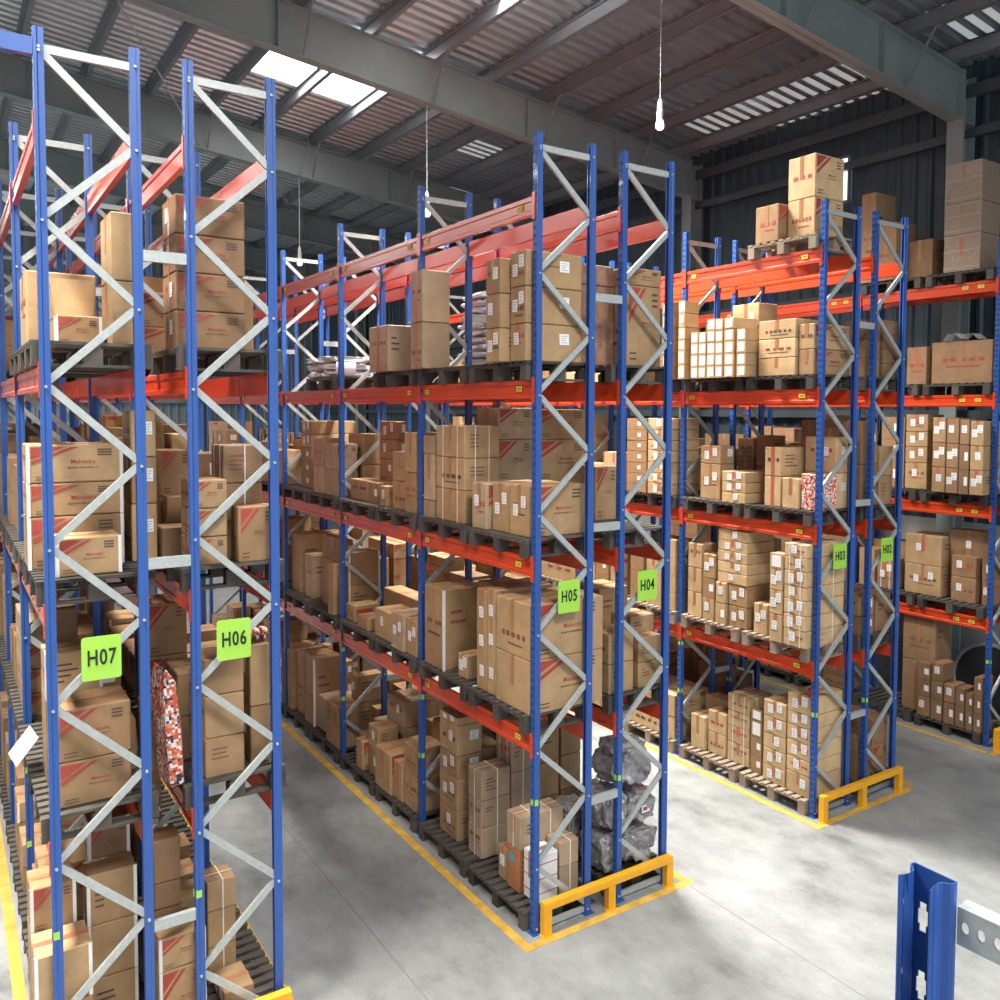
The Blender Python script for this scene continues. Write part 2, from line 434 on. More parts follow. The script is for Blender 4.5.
def channel(b, p0, p1, w=.054, d=.030, t=.0045, holes=False):
    """C section from p0 to p1 in an x-z plane, its web facing -y"""
    p0 = Vector(p0); p1 = Vector(p1); u = (p1 - p0); L = u.length; u.normalize()
    y = Vector((0, 1, 0)); z = u.cross(y).normalized()
    if z.z < 0: z = -z
    Mx = Matrix((u, y, z)).transposed().to_4x4(); Mx.translation = p0
    b.box(0, L, -d / 2, -d / 2 + t, -w / 2, w / 2, 0, Mx)
    b.box(0, L, -d / 2 + t, d / 2, -w / 2, -w / 2 + t, 0, Mx); b.box(0, L, -d / 2 + t, d / 2, w / 2 - t, w / 2, 0, Mx)
BRC = {}
JZ = [7.86 - .597 * i for i in range(14)]
def brace_meshes(dx):
    k = round(dx, 3)
    if k in BRC: return BRC[k]
    out = []
    x0, x1 = .022, dx - .022
    b = MB(); channel(b, (x0, 0, 0), (x1, 0, 0), .06)
    for x in (.0, dx): b.cyl((x, -.033, 0), (x, -.046, 0), .011, 8)
    out.append(b.mesh('brace', M['zinc']))
    for up in (False, True):
        b = MB(); h = .597 - .045
        za, zc = (0, -h) if not up else (-h, 0)
        channel(b, (x0, 0, za), (x1, 0, zc))
        b.cyl((0 if not up else dx, -.033, 0), (0 if not up else dx, -.046, 0), .011, 8)
        out.append(b.mesh('brace', M['zinc']))
    BRC[k] = out
    return out
def beam_mesh(L, side):
    """stepped box beam along y, its moulded face towards the aisle"""
    s = -1 if side == 'a' else 1
    pr = [(.022, 0), (.022, BEAM_H), (-.022, BEAM_H), (-.026, BEAM_H - .004), (-.026, BEAM_H - .045), (-.016, BEAM_H - .055), (-.016, .050), (-.026, .040), (-.026, .004), (-.022, 0)]
    pr = [(-s * x, z) for x, z in pr]
    b = MB(); b.prism(pr, 'y', 0, L)
    return b.mesh('beam', M['orange'])
BEAMS = {}
def end_plate(side):
    s = -1 if side == 'a' else 1
    b = MB(); x = s * .0375
    b.box(min(x, x + s * .005), max(x, x + s * .005), -.044, -.003, -.045, BEAM_H + .03)
    b.box(min(-s * .02, x + s * .005), max(-s * .02, x + s * .005), -.0465, -.0425, -.045, BEAM_H + .03)
    return b.mesh('end_connector', M['orange'])
PLATE = {k: end_plate(k) for k in 'ab'}
b = MB(); b.box(-.0015, 0, -.05, .05, 0, .055); b.box(-.0022, -.0015, -.036, .036, .012, .018, 1); b.box(-.0022, -.0015, -.036, .03, .028, .038, 1)
STICK = b.mesh('level_sticker', [M['sticker'], M['print_dark']])
b = MB(); b.box(-.0395, -.0385, -.022, .022, 0, .06); b.box(-.030, .012, -.0400, -.0385, 0, .06)
PTAG = b.mesh('post_sticker', M['green_sticker'])

def text_mesh(s, mat, sx=.8, bold=.012):
    cu = bpy.data.curves.new('lettering', 'FONT'); cu.body = s; cu.align_x = 'CENTER'; cu.align_y = 'CENTER'
    cu.size = 1; cu.offset = bold; cu.extrude = .004; cu.space_character = 1.0 if len(s) > 3 else 1.12; cu.resolution_u = 3
    o = bpy.data.objects.new('lettering', cu); COL.objects.link(o)
    bpy.context.view_layer.update()
    me = bpy.data.meshes.new_from_object(o.evaluated_get(bpy.context.evaluated_depsgraph_get()))
    bpy.data.objects.remove(o); bpy.data.curves.remove(cu)
    for v in me.vertices: v.co = (v.co.x * sx, -v.co.z * 1, v.co.y)   # stands upright, facing -y
    me.materials.clear(); me.materials.append(mat); me.name = 'lettering'
    return me

def rounded_plate(w, h, t, r=.02):
    pr = []
    for cx, cz, a0 in ((w / 2 - r, h / 2 - r, 0), (-w / 2 + r, h / 2 - r, 90), (-w / 2 + r, -h / 2 + r, 180), (w / 2 - r, -h / 2 + r, 270)):
        for k in range(4):
            a = math.radians(a0 + k * 30); pr.append((cx + r * math.cos(a), cz + r * math.sin(a)))
    b = MB(); b.prism(pr, 'y', -t, 0); return b

SIGN_X = {7: .325, 6: .285, 5: .366, 4: .337, 3: .379, 2: .341}
RACK_LABEL = {7: 'blue post rack run whose green end sign reads H07', 6: 'blue post rack run whose green end sign reads H06',
              5: 'tall blue and orange rack run whose end sign reads H05', 4: 'blue and orange rack run whose end sign reads H04',
              3: 'blue and orange rack run whose end sign reads H03', 2: 'blue and orange rack run whose end sign reads H02',
              1: 'unsigned blue and orange rack run standing against the dark ribbed wall'}
for r, (code, xa, xb, y0, nb) in ROWS.items():
    dx = xb - xa
    root = empty('pallet_rack', (xa, y0, 0)); tag(root, RACK_LABEL[r], 'pallet rack', 'pallet rack runs')
    bm_ = brace_meshes(dx)
    for k in range(nb + 1):
        y = BAY[k]
        for side, x in (('a', 0), ('b', dx)):
            p = inst('post', POST[side], root, (x, y, 0))
            if k < 3: inst('foot_plate', FOOT, p)
            if k < 3 and side == 'a':
                for z in ((1.33,) if k == 0 else (.98, 1.72)): inst('post_sticker', PTAG, p, (0, 0, z))
        inst('brace', bm_[0], root, (0, y, 7.86)); inst('brace', bm_[0], root, (0, y, .05))
        for i in range(13):
            inst('brace', bm_[1 + i % 2], root, (0, y, JZ[i] - .025))
        if r in (7, 5, 3):
            nxt = {7: 6, 5: 4, 3: 2}[r]; gap = ROWS[nxt][1] - xa
            for z in (6.46, 4.09, 1.20):
                b = MB(); channel(b, (dx + .036, 0, 0), (gap - .036, 0, 0), .085, .04)
                b.build('row_spacer', M['zinc'], root, (0, y - .02, z))
    for k in range(nb):
        L = BAY[k + 1] - BAY[k] - .094
        for lv in range(1, 5):
            for side, x in (('a', 0), ('b', dx)):
                key = (round(L, 3), side)
                if key not in BEAMS: BEAMS[key] = beam_mesh(L, side)
                z = BEAM_TOP[lv] - BEAM_H
                bo = inst('beam', BEAMS[key], root, (x, BAY[k] + .047, z))
                if k < 4:
                    inst('end_connector', PLATE[side], bo)
                    inst('end_connector', PLATE[side], bo, (0, L, 0)).scale = (1, -1, 1)
                if side == 'a' and k < 4 and r in (5, 3, 1):
                    for yy in ((.24, L - .15) if r != 1 else (.24, .5)): inst('level_sticker', STICK, bo, (-.026, yy, .072 if lv != 2 else .068)).scale = (1, 1, 1)
    if code:
        b = rounded_plate(.27, .33, .006); s_ = b.build('row_sign', M['sign'], root, (SIGN_X[r], -.052, 3.415))
        t = inst('lettering', text_mesh(code, M['black'], .66, .018), s_, (0, -.0062, 0)); t.scale = (.165, 1, .165)
    if r == 7:
        b = MB(); b.box(-1.6, -.036, -.03, .03, 7.80, 7.92); b.build('tie_beam', M['blue'], root)

# end guards
GUARD = [(.095, 1.84, -.1, 'long yellow steel guard rail across the ends of racks H05 and H04'), (4.46, 6.19, -.10, 'yellow steel guard rail across the ends of racks H03 and H02'),
         (-4.15, -2.42, .04, 'yellow steel guard rail at the foot of racks H07 and H06'), (8.72, 10.2, -.10, 'yellow steel guard rail at the end of the unsigned wall rack')]
for x0, x1, y, lab in GUARD:
    g = empty('guard_rail', ((x0 + x1) / 2, y, 0)); tag(g, lab, 'guard rail', 'rack end guards'); h = (x1 - x0) / 2
    b = MB(); b.box(-h, h, -.04, .04, .265, .345); b.build('rail', M['yellow'], g, bevel=.004)
    for x in (-h + .045, 0, h - .045):
        b = MB(); b.box(x - .045, x + .045, -.04, .04, .01, .265); p = b.build('post', M['yellow'], g)
        b = MB(); b.box(x - .07, x + .07, -.045, .03, 0, .01); b.build('foot_plate', M['yellow'], p)

# ------------------------------------------------------------------ pallets
def pallet_meshes(w, d, mat):
    """w along the aisle (y), d across (x); origin at the middle of the underside"""
    b = MB(); n = 9
    bw = .078; gap = (w - n * bw) / (n - 1)
    for i in range(n):
        y = -w / 2 + i * (bw + gap); b.box(-d / 2, d / 2, y, y + bw, PALLET_H - .024, PALLET_H)
    for x in (-d / 2 + .005, -.05, d / 2 - .105): b.box(x, x + .10, -w / 2, w / 2, PALLET_H - .046, PALLET_H - .0242)
    deck = b.mesh('deck', mat)
    skids = []
    for y in (-w / 2 + .055, 0, w / 2 - .055):
        b = MB()
        for x in (-d / 2 + .07, 0, d / 2 - .07): b.box(x - .065, x + .065, y - .055, y + .055, .022, PALLET_H - .0462)
        b.box(-d / 2, d / 2, y - .055, y + .055, 0, .022); skids.append(b.mesh('skid', mat))
    return deck, skids
PAL = {}
def pallet(x0, x1, y0, y1, z, label, pale=False):
    k = (round(y1 - y0, 2), round(x1 - x0, 2), pale)
    if k not in PAL: PAL[k] = pallet_meshes(k[0], k[1], M['woodp' if pale else 'wood'])
    p = empty('wooden_pallet', ((x0 + x1) / 2, (y0 + y1) / 2, z)); tag(p, label, 'pallet', 'wooden pallets on the racks')
    inst('deck', PAL[k][0], p)
    for s in PAL[k][1]: inst('skid', s, p)
    return p
# ------------------------------------------------------------------ cartons
# (row, bay, level, x0, x1, y0, y1, heights from the pallet up, marks)
BAKED = [
    (7,0,0,-4.288,-3.895,0.224,0.621,[0.568,0.41],'e',0,'12'),
    (7,0,0,-3.891,-3.514,0.6,0.896,[0.446,0.446,0.42],'e',0,'222'),
    (7,0,0,-4.284,-3.957,0.629,1.0,[0.473,0.473,0.367],'me',0,'112'),
    (7,0,0,-3.838,-3.51,0.904,1.2,[0.403,0.403,0.403,0.405],'me',0,'1112'),
    (7,0,1,-4.105,-3.572,0.35,0.85,[0.349,0.405],'m',0,'22'),
    (7,0,1,-3.406,-3.217,0.7,1.15,[0.537],'e',0,'2'),
    (7,0,1,-4.124,-3.699,0.9,1.3,[0.343,0.343,0.381],'e',0,'112'),
    (7,0,1,-4.04,-3.825,1.3,1.7,[0.492,0.492,0.361],'',0,'112'),
    (7,0,1,-3.275,-2.913,1.4,1.9,[0.469,0.319,0.483],'m',0,'122'),
    (7,0,2,-4.081,-3.619,0.35,0.7,[0.293],'me',0,'2'),
    (7,0,2,-4.226,-3.531,0.8,1.3,[0.414,0.262,0.304],'me',0,'222'),
    (7,0,3,-3.663,-3.466,0.4,0.9,[0.496,0.528],'',0,'22'),
    (7,0,3,-4.03,-3.688,0.62,1.1,[0.229],'mef',0,'2'),
    (7,0,3,-4.16,-3.62,1.42,2.1,[0.66],'',0,'2'),
    (6,0,0,-3.422,-3.052,0.25,0.621,[0.533,0.273],'me',0,'22'),
    (6,0,0,-2.909,-2.646,0.3,0.696,[0.144],'w',0,'2'),
    (6,0,0,-3.386,-3.16,0.629,0.9,[0.424,0.424,0.219,0.373],'',0,'1122'),
    (6,0,0,-2.94,-2.686,0.704,1.0,[0.324,0.324,0.267],'t',0,'222'),
    (6,0,1,-3.031,-2.702,0.3,0.75,[0.328,0.352,0.301],'w',0,'222'),
    (6,0,1,-2.636,-2.455,0.4,0.7,[0.5,0.536],'w',0,'22'),
    (6,0,2,-2.814,-2.471,0.5,0.9,[0.321,0.32,0.319],'t',0,'122'),
    (6,0,2,-3.263,-3.024,0.7,1.046,[0.279],'m',0,'2'),
    (6,0,2,-3.477,-3.268,0.8,1.2,[0.479,0.389,0.387],'l',0,'222'),
    (6,0,2,-3.152,-2.696,1.054,1.244,[0.267,0.237],'',0,'12'),
    (6,0,2,-2.853,-2.615,1.252,1.6,[0.486,0.384],'l',0,'12'),
    (6,0,2,-3.159,-2.88,1.304,1.6,[0.488,0.416],'m',0,'12'),
    (6,0,3,-3.18,-2.612,0.45,0.95,[0.306,0.305,0.304,0.314],'M',0,'2222'),
    (6,0,3,-2.57,-2.385,1.0,1.4,[0.6],'w',0,'2'),
    (5,0,0,0.17,0.45,0.12,0.385,[0.509],'W',0,'2'),
    (5,0,0,0.16,0.56,1.233,1.544,[0.348,0.312,0.329],'t',0,'222'),
    (5,0,0,0.13,0.48,1.742,2.198,[0.362,0.379,0.27,0.359,0.09],'wl',0,'22222'),
    (5,1,0,0.0,0.75,3.343,3.84,[0.541],'m',0,'2'),
    (5,1,0,0.22,0.47,4.565,4.929,[0.332],'o',0,'1'),
    (5,2,0,0.64,1.14,5.194,5.432,[0.51],'',0,'1'),
    (5,2,0,0.47,0.97,5.594,5.842,[0.51,0.432],'wl',0,'22'),
    (5,2,0,0.12,0.52,5.85,6.37,[0.537],'e',0,'2'),
    (5,2,0,0.06,0.56,6.384,6.826,[1.09],'e',0,'2'),
    (5,2,0,0.11,0.61,6.982,7.386,[1.048],'',0,'2'),
    (5,0,1,0.03,0.98,0.06,0.722,[0.549,0.567],'m',0,'22'),
    (5,0,1,0.06,0.81,0.772,0.956,[1.147],'wl',0,'2'),
    (5,0,1,0.06,0.81,0.956,1.185,[1.116],'wl',0,'2'),
    (5,0,1,0.1,0.35,1.454,1.677,[0.275],'w',0,'2'),
    (5,0,1,0.03,0.63,1.891,2.398,[0.96],'e',0,'2'),
    (5,1,1,0.02,0.42,2.583,2.884,[0.452],'w',0,'2'),
    (5,1,1,-0.02,0.38,2.892,3.266,[0.471],'w',0,'2'),
    (5,1,1,0.05,0.45,3.418,3.94,[0.385],'w',0,'2'),
    (5,1,1,0.59,0.89,3.708,4.858,[0.447],'m',0,'2'),
    (5,1,1,0.03,0.28,4.138,4.51,[0.18],'',0,'2'),
    (5,1,1,0.09,0.49,4.773,5.074,[0.235],'r',0,'2'),
    (5,2,1,0.19,0.69,5.194,5.489,[0.447,0.493],'e',0,'22'),
    (5,2,1,-0.02,0.186,5.307,5.538,[0.773],'',0,'2'),
    (5,2,1,0.14,0.64,6.647,6.993,[0.699],'',0,'2'),
    (5,2,1,0.14,0.74,7.228,7.675,[0.979],'',0,'2'),
    (5,0,2,0.08,0.83,0.158,0.537,[0.526],'wm',0,'2'),
    (5,0,2,0.09,0.84,0.553,0.907,[0.512],'wm',0,'2'),
    (5,0,2,0.03,0.78,0.915,1.238,[0.497],'wm',0,'2'),
    (5,0,2,0.06,0.525,1.443,2.152,[0.374,0.362,0.361],'t',0,'222'),
    (5,0,2,0.529,1.036,1.5,2.0,[0.454,0.488,0.368],'m',0,'122'),
    (5,0,2,0.05,0.45,2.179,2.463,[0.198,0.557,0.215],'',0,'121'),
    (5,1,2,0.08,0.53,2.984,3.419,[0.369,0.375],'l',0,'22'),
    (5,1,2,0.07,0.37,3.584,3.804,[0.272],'w',0,'2'),
    (5,1,2,0.14,0.44,3.99,4.322,[0.281],'w',0,'1'),
    (5,1,2,0.444,0.61,4.061,4.657,[0.328,0.254,0.274,0.257],'wl',0,'1122'),
    (5,1,2,0.14,0.44,4.357,5.006,[0.288],'',0,'2'),
    (5,2,2,0.24,1.04,6.926,7.425,[0.209,0.219,0.218,0.218,0.217],'w',0,'11122'),
    (5,0,3,-0.03,0.67,0.064,0.363,[0.367,0.358,0.352],'wl',0,'222'),
    (5,0,3,-0.14,0.56,0.371,0.659,[0.335,0.341,0.35],'wl',0,'222'),
    (5,0,3,-0.12,0.26,2.141,2.463,[0.541,0.607],'p',0,'22'),
    (5,1,3,-0.14,0.21,3.063,3.655,[0.581],'p',0,'2'),
    (4,0,1,1.589,1.96,0.35,0.721,[0.466,0.275],'w',0,'12'),
    (4,0,1,1.454,1.609,0.729,1.2,[0.612],'',0,'1'),
    (4,0,1,1.613,2.063,0.95,1.45,[0.402,0.554],'w',0,'12'),
    (4,0,2,1.502,1.836,0.9,1.4,[0.639],'m',0,'2'),
    (4,0,2,1.072,1.843,1.5,2.0,[0.431,0.503,0.364],'m',0,'122'),
    (4,0,3,1.327,1.832,0.15,0.75,[0.869,0.186],'m',0,'22'),
    (4,0,3,0.803,1.323,0.35,1.15,[0.857,0.21],'s',0,'22'),
    (3,0,0,4.53,5.23,0.136,0.548,[0.28,0.2,0.219,0.199,0.179,0.239],'w',0,'222222'),
    (3,0,0,4.54,5.14,0.57,0.97,[0.227,0.227,0.206,0.226,0.226],'w',0,'22222'),
    (3,0,0,4.6,5.1,1.037,1.248,[0.248,0.256,0.234,0.149],'w',0,'1111'),
    (3,0,0,4.64,5.14,1.297,1.738,[0.283,0.239,0.217,0.238],'t',0,'2222'),
    (3,0,0,4.62,4.92,1.746,2.118,[0.322,0.313],'',0,'22'),
    (3,0,0,4.57,4.87,2.126,2.43,[0.502],'',0,'2'),
    (3,0,1,4.37,5.17,0.136,0.512,[0.221,0.194,0.193,0.174,0.193,0.174,0.173],'wt',0,'2222222'),
    (3,0,1,4.36,4.76,0.521,0.747,[0.37,0.321,0.281,0.2],'w',0,'2221'),
    (3,0,1,4.53,4.83,0.913,1.173,[0.417],'w',0,'2'),
    (3,0,1,4.51,5.11,1.267,1.64,[0.303,0.3],'w',0,'22'),
    (3,0,1,4.47,5.07,1.648,1.852,[0.303,0.3],'w',0,'12'),
    (3,0,1,4.51,5.11,1.905,2.158,[0.324,0.288,0.354],'w',0,'212'),
    (3,0,2,4.58,4.98,0.146,0.431,[0.477],'c',0,'2'),
    (3,0,2,4.56,4.96,0.44,0.734,[0.407],'',0,'2'),
    (3,0,2,4.59,5.19,0.771,1.07,[0.409,0.394],'p',0,'22'),
    (3,0,2,4.48,5.03,1.309,1.769,[0.141,0.141,0.146],'w',0,'222'),
    (3,0,2,4.59,4.89,1.897,2.321,[0.52,0.264],'wl',0,'22'),
    (3,1,2,4.4,5.0,2.745,3.3,[0.172,0.16,0.16,0.172,0.159,0.159,0.171],'w',0,'2212222'),
    (3,1,2,4.42,5.02,3.343,3.838,[0.128,0.166,0.166,0.178,0.165,0.165,0.178],'w',0,'1111111'),
    (3,0,3,4.47,5.07,0.466,1.112,[0.236,0.249,0.249],'',0,'222'),
    (3,0,3,4.31,4.81,1.191,1.365,[0.153,0.164,0.164,0.164],'w',0,'1111'),
    (3,0,3,4.31,4.81,1.413,1.604,[0.161,0.161,0.166,0.161,0.158],'w',0,'11112'),
    (3,0,3,4.31,4.81,1.623,1.775,[0.161,0.16,0.163,0.16,0.163],'w',0,'11111'),
    (3,0,3,4.31,4.81,1.779,1.942,[0.165,0.162,0.165,0.162,0.159],'w',0,'11111'),
    (3,0,3,4.31,4.81,1.954,2.109,[0.158,0.173,0.158,0.158],'w',0,'1111'),
    (3,0,3,4.31,4.81,2.113,2.267,[0.16,0.174,0.16,0.16],'w',0,'1111'),
    (3,0,3,4.31,4.61,2.389,2.539,[0.208,0.208,0.148,0.178,0.207,0.178],'w',0,'111121'),
    (3,1,3,4.31,4.61,2.659,2.9,[0.181,0.195,0.195,0.18,0.21,0.165],'w',0,'111111'),
    (3,0,4,4.59,5.19,0.294,0.749,[0.509,0.552],'m',0,'22'),
    (3,0,4,4.43,5.03,0.757,1.168,[0.486],'m',0,'2'),
    (1,0,0,8.75,9.1,0.17,0.299,[0.298,0.288,0.288],'w',0,'111'),
    (1,0,0,8.75,9.1,0.307,0.435,[0.316,0.267],'w',0,'11'),
    (1,0,0,8.75,9.1,0.446,0.604,[0.334,0.294],'w',0,'11'),
    (1,0,0,8.75,9.1,0.615,0.812,[0.347,0.297],'w',0,'12'),
    (1,0,0,8.75,9.1,0.824,1.037,[0.351,0.3,0.3],'w',0,'112'),
    (1,0,0,8.75,8.886,1.05,1.297,[0.33,0.279,0.279],'w',0,'211'),
    (1,0,0,8.89,9.39,1.056,1.671,[0.867,0.763],'',0,'22'),
    (1,0,1,8.89,9.49,0.17,0.299,[0.407,0.359],'w',0,'21'),
    (1,0,1,9.09,9.39,0.307,0.982,[1.154],'w',0,'2'),
    (1,0,1,8.89,9.086,0.388,0.822,[0.403,0.339],'w',0,'22'),
    (1,0,1,8.89,9.49,0.99,1.672,[0.502,0.501],'w',0,'22'),
    (1,0,2,8.61,9.16,0.17,0.401,[0.389,0.38,0.388],'w',0,'222'),
    (1,0,2,8.61,9.16,0.409,0.58,[0.396,0.386,0.395],'w',0,'112'),
    (1,0,2,8.61,9.16,0.587,0.802,[0.402,0.392,0.401],'w',0,'222'),
    (1,0,2,8.61,9.16,0.809,1.047,[0.407,0.397,0.406],'w',0,'222'),
    (1,0,2,8.89,9.39,1.297,1.716,[0.44,0.27,0.253,0.287],'w',0,'2222'),
    (1,0,2,8.89,9.39,1.731,2.186,[0.45,0.381,0.38],'w',0,'111'),
    (1,0,3,8.89,9.49,0.222,1.271,[0.686],'m',0,'2'),
    (1,0,3,8.89,9.49,1.353,1.734,[0.631],'',0,'2'),
    (1,0,4,8.89,9.49,0.481,1.11,[0.609,0.499,0.64],'W',0,'222'),
    (1,0,4,8.99,9.59,1.357,1.852,[0.653],'',0,'2'),
    (1,0,4,8.71,9.31,1.86,2.261,[0.991],'',0,'2'),
    (1,0,4,8.71,9.31,2.275,2.573,[1.563],'',0,'2'),
    (5,0,0,0.13,0.44,0.4,0.64,[0.45],'b',0,'2'),
    (5,0,0,0.46,0.72,0.12,0.385,[0.3,0.26],'t',0,'22'),
    (5,0,0,0.15,0.42,0.67,0.86,[0.36],'w',0,'2'),
    (5,0,0,0.6,0.92,1.3,1.66,[0.44,0.42,0.4],'t',0,'122'),
    (4,0,0,1.03,1.33,1.34,1.72,[0.44,0.42,0.4],'w',0,'122'),
    (4,0,0,1.35,1.66,1.34,1.72,[0.47,0.42,0.36],'w',0,'122'),
    (5,0,0,0.5,0.8,1.8,2.3,[0.52,0.5],'',0,'12'),
    (5,1,0,0.06,0.45,2.66,3.05,[0.46,0.36],'m',0,'22'),
    (5,1,0,0.5,0.9,2.66,3.1,[0.62,0.4],'',0,'11'),
    (5,1,0,0.1,0.42,3.95,4.3,[0.38,0.3],'w',0,'12'),
    (5,1,0,0.78,1.02,3.35,3.85,[0.75],'',0,'1'),
    (4,1,0,1.06,1.5,2.7,3.2,[0.6,0.5],'',0,'11'),
    (5,1,0,0.5,0.92,3.95,4.55,[0.62,0.36],'wl',0,'12'),
    (4,0,0,1.05,1.5,1.85,2.35,[0.6,0.5],'',0,'11'),
    (7,0,0,-4.152,-3.45,1.511,2.033,[0.523,0.523],'m',0,'12'),
    (7,0,0,-4.14,-3.444,2.048,2.574,[0.324,0.324],'m',0,'11'),
    (7,1,0,-4.133,-3.442,2.811,3.339,[0.615],'m',0,'1'),
    (7,1,0,-4.171,-3.435,3.381,3.899,[0.248,0.248],'',0,'12'),
    (7,1,0,-4.166,-3.454,4.069,4.612,[0.227,0.227,0.227],'e',0,'112'),
    (7,1,0,-4.129,-3.421,4.641,5.173,[0.186,0.186,0.186,0.186],'l',0,'1111'),
    (7,2,0,-4.158,-3.449,5.967,6.51,[0.374,0.374],'e',0,'11'),
    (7,2,0,-4.168,-3.83,6.686,7.215,[0.216,0.216,0.216,0.216],'m',0,'1111'),
    (7,2,0,-3.788,-3.444,6.678,7.213,[0.417,0.417],'e',0,'11'),
    (7,2,0,-4.151,-3.844,7.266,7.798,[0.315,0.315,0.315],'e',0,'111'),
    (7,3,0,-4.174,-3.831,9.268,9.788,[0.214,0.214,0.214,0.214,0.214,0.214],'m',0,'111100'),
    (7,0,1,-3.685,-3.455,0.864,1.331,[0.432],'m',0,'1'),
    (7,0,1,-3.811,-3.46,1.52,2.564,[0.242,0.242,0.242],'l',0,'111'),
    (7,1,1,-4.15,-3.838,2.794,3.895,[0.234,0.234,0.234,0.234],'m',0,'2222'),
    (7,1,1,-3.768,-3.455,2.798,3.919,[0.388,0.388],'m',0,'12'),
    (7,1,1,-4.151,-3.453,4.088,4.421,[0.537],'l',0,'1'),
    (7,1,1,-4.155,-3.446,4.468,4.805,[0.544],'e',0,'1'),
    (7,1,1,-4.144,-3.464,4.849,5.184,[0.434],'',0,'1'),
    (7,2,1,-4.147,-3.803,5.422,6.512,[0.433,0.433],'m',0,'12'),
    (7,2,1,-3.762,-3.423,5.411,6.514,[0.305,0.305,0.305],'',0,'111'),
    (7,2,1,-4.17,-3.821,6.672,7.037,[0.191,0.191,0.191,0.191,0.191],'l',0,'11111'),
    (7,2,1,-4.16,-3.816,7.453,7.795,[0.229,0.229,0.229,0.229],'m',0,'1111'),
    (7,3,1,-4.13,-3.807,8.011,8.529,[0.27,0.27,0.27,0.27],'',0,'1111'),
    (7,3,1,-4.136,-3.847,8.581,9.106,[0.305,0.305,0.305,0.305],'m',0,'1111'),
    (7,0,2,-4.173,-3.423,1.506,2.029,[0.376,0.376],'m',0,'11'),
    (7,1,2,-4.137,-3.459,2.806,3.908,[0.223,0.223,0.223],'m',0,'111'),
    (7,1,2,-4.158,-3.806,4.089,4.628,[0.363,0.363],'e',0,'11'),
    (7,1,2,-4.134,-3.812,4.653,5.191,[0.316,0.316],'e',0,'11'),
    (7,1,2,-3.773,-3.457,4.644,5.191,[0.433,0.433],'m',0,'11'),
    (7,2,2,-4.157,-3.819,5.401,6.51,[0.339,0.339],'m',0,'11'),
    (7,2,2,-4.131,-3.831,6.693,7.232,[0.226,0.226,0.226,0.226],'e',0,'1111'),
    (7,2,2,-3.76,-3.461,6.674,7.216,[0.443,0.443],'l',0,'11'),
    (7,2,2,-4.153,-3.843,7.248,7.789,[0.304,0.304,0.304],'',0,'111'),
    (7,3,2,-4.138,-3.84,8.021,8.524,[0.479,0.479],'',0,'11'),
    (7,3,2,-3.751,-3.462,8.004,8.545,[0.26,0.26,0.26,0.26],'',0,'1111'),
    (7,4,2,-4.144,-3.454,11.848,12.943,[0.335,0.335,0.335],'l',0,'111'),
    (7,2,3,-4.158,-3.826,6.68,7.224,[0.339,0.339],'',0,'11'),
    (7,3,3,-4.133,-3.449,8.017,8.347,[0.283,0.283,0.283],'m',0,'111'),
    (6,0,0,-3.142,-2.805,1.014,1.334,[0.345,0.345],'',0,'12'),
    (6,0,0,-3.163,-2.828,1.506,1.841,[0.325,0.325],'m',0,'12'),
    (6,0,0,-3.119,-2.808,1.867,2.199,[0.378,0.378],'m',0,'11'),
    (6,1,0,-3.132,-2.797,2.793,3.147,[0.242,0.242],'l',0,'11'),
    (6,1,0,-3.149,-2.826,3.189,3.539,[0.297,0.297],'l',0,'11'),
    (6,1,0,-3.15,-2.66,4.087,4.616,[0.375,0.375],'l',0,'11'),
    (6,1,0,-3.151,-2.66,4.638,5.173,[0.377,0.377],'m',0,'11'),
    (6,0,1,-3.137,-2.447,0.83,1.337,[0.382,0.382],'',0,'22'),
    (6,0,1,-2.899,-2.42,1.505,1.837,[0.333,0.333],'',0,'11'),
    (6,0,1,-2.899,-2.423,1.877,2.207,[0.334,0.334],'m',0,'11'),
    (6,0,1,-3.162,-2.414,2.255,2.572,[0.381,0.381],'l',0,'11'),
    (6,1,1,-3.121,-2.803,2.806,3.9,[0.401],'',0,'2'),
    (6,1,1,-3.15,-2.421,4.08,4.626,[0.41],'m',0,'1'),
    (6,1,1,-3.124,-2.439,4.65,5.188,[0.238,0.238],'e',0,'12'),
    (6,2,1,-3.125,-2.821,5.409,5.957,[0.303,0.303],'l',0,'11'),
    (6,2,1,-2.753,-2.417,5.399,5.937,[0.309,0.309],'m',0,'11'),
    (6,2,1,-3.146,-2.789,5.974,6.517,[0.235,0.235],'l',0,'11'),
    (6,2,1,-3.163,-2.805,6.681,7.232,[0.325,0.325],'e',0,'11'),
    (6,3,1,-3.158,-2.81,8.005,8.354,[0.192,0.192],'e',0,'11'),
    (6,0,2,-3.121,-2.826,0.289,0.686,[0.23,0.23,0.23],'m',0,'222'),
    (6,0,2,-2.754,-2.432,0.269,0.486,[0.467],'m',0,'2'),
    (6,1,2,-3.125,-2.815,2.799,3.334,[0.381,0.381,0.381],'',0,'111'),
    (6,1,2,-2.748,-2.42,2.795,3.343,[0.335,0.335,0.335],'',0,'112'),
    (6,1,2,-3.143,-2.814,3.371,3.894,[0.475,0.475],'m',0,'11'),
    (6,1,2,-2.77,-2.423,3.37,3.918,[0.55,0.55],'l',0,'11'),
    (6,1,2,-3.127,-2.81,4.092,4.628,[0.26,0.26,0.26,0.26],'',0,'1111'),
    (6,1,2,-3.124,-2.79,4.649,5.198,[0.235,0.235,0.235,0.235,0.235],'m',0,'11111'),
    (6,2,2,-3.156,-2.813,5.776,6.139,[0.446,0.446],'l',0,'11'),
    (6,2,2,-3.144,-2.824,6.164,6.513,[0.302,0.302,0.302,0.302],'l',0,'1111'),
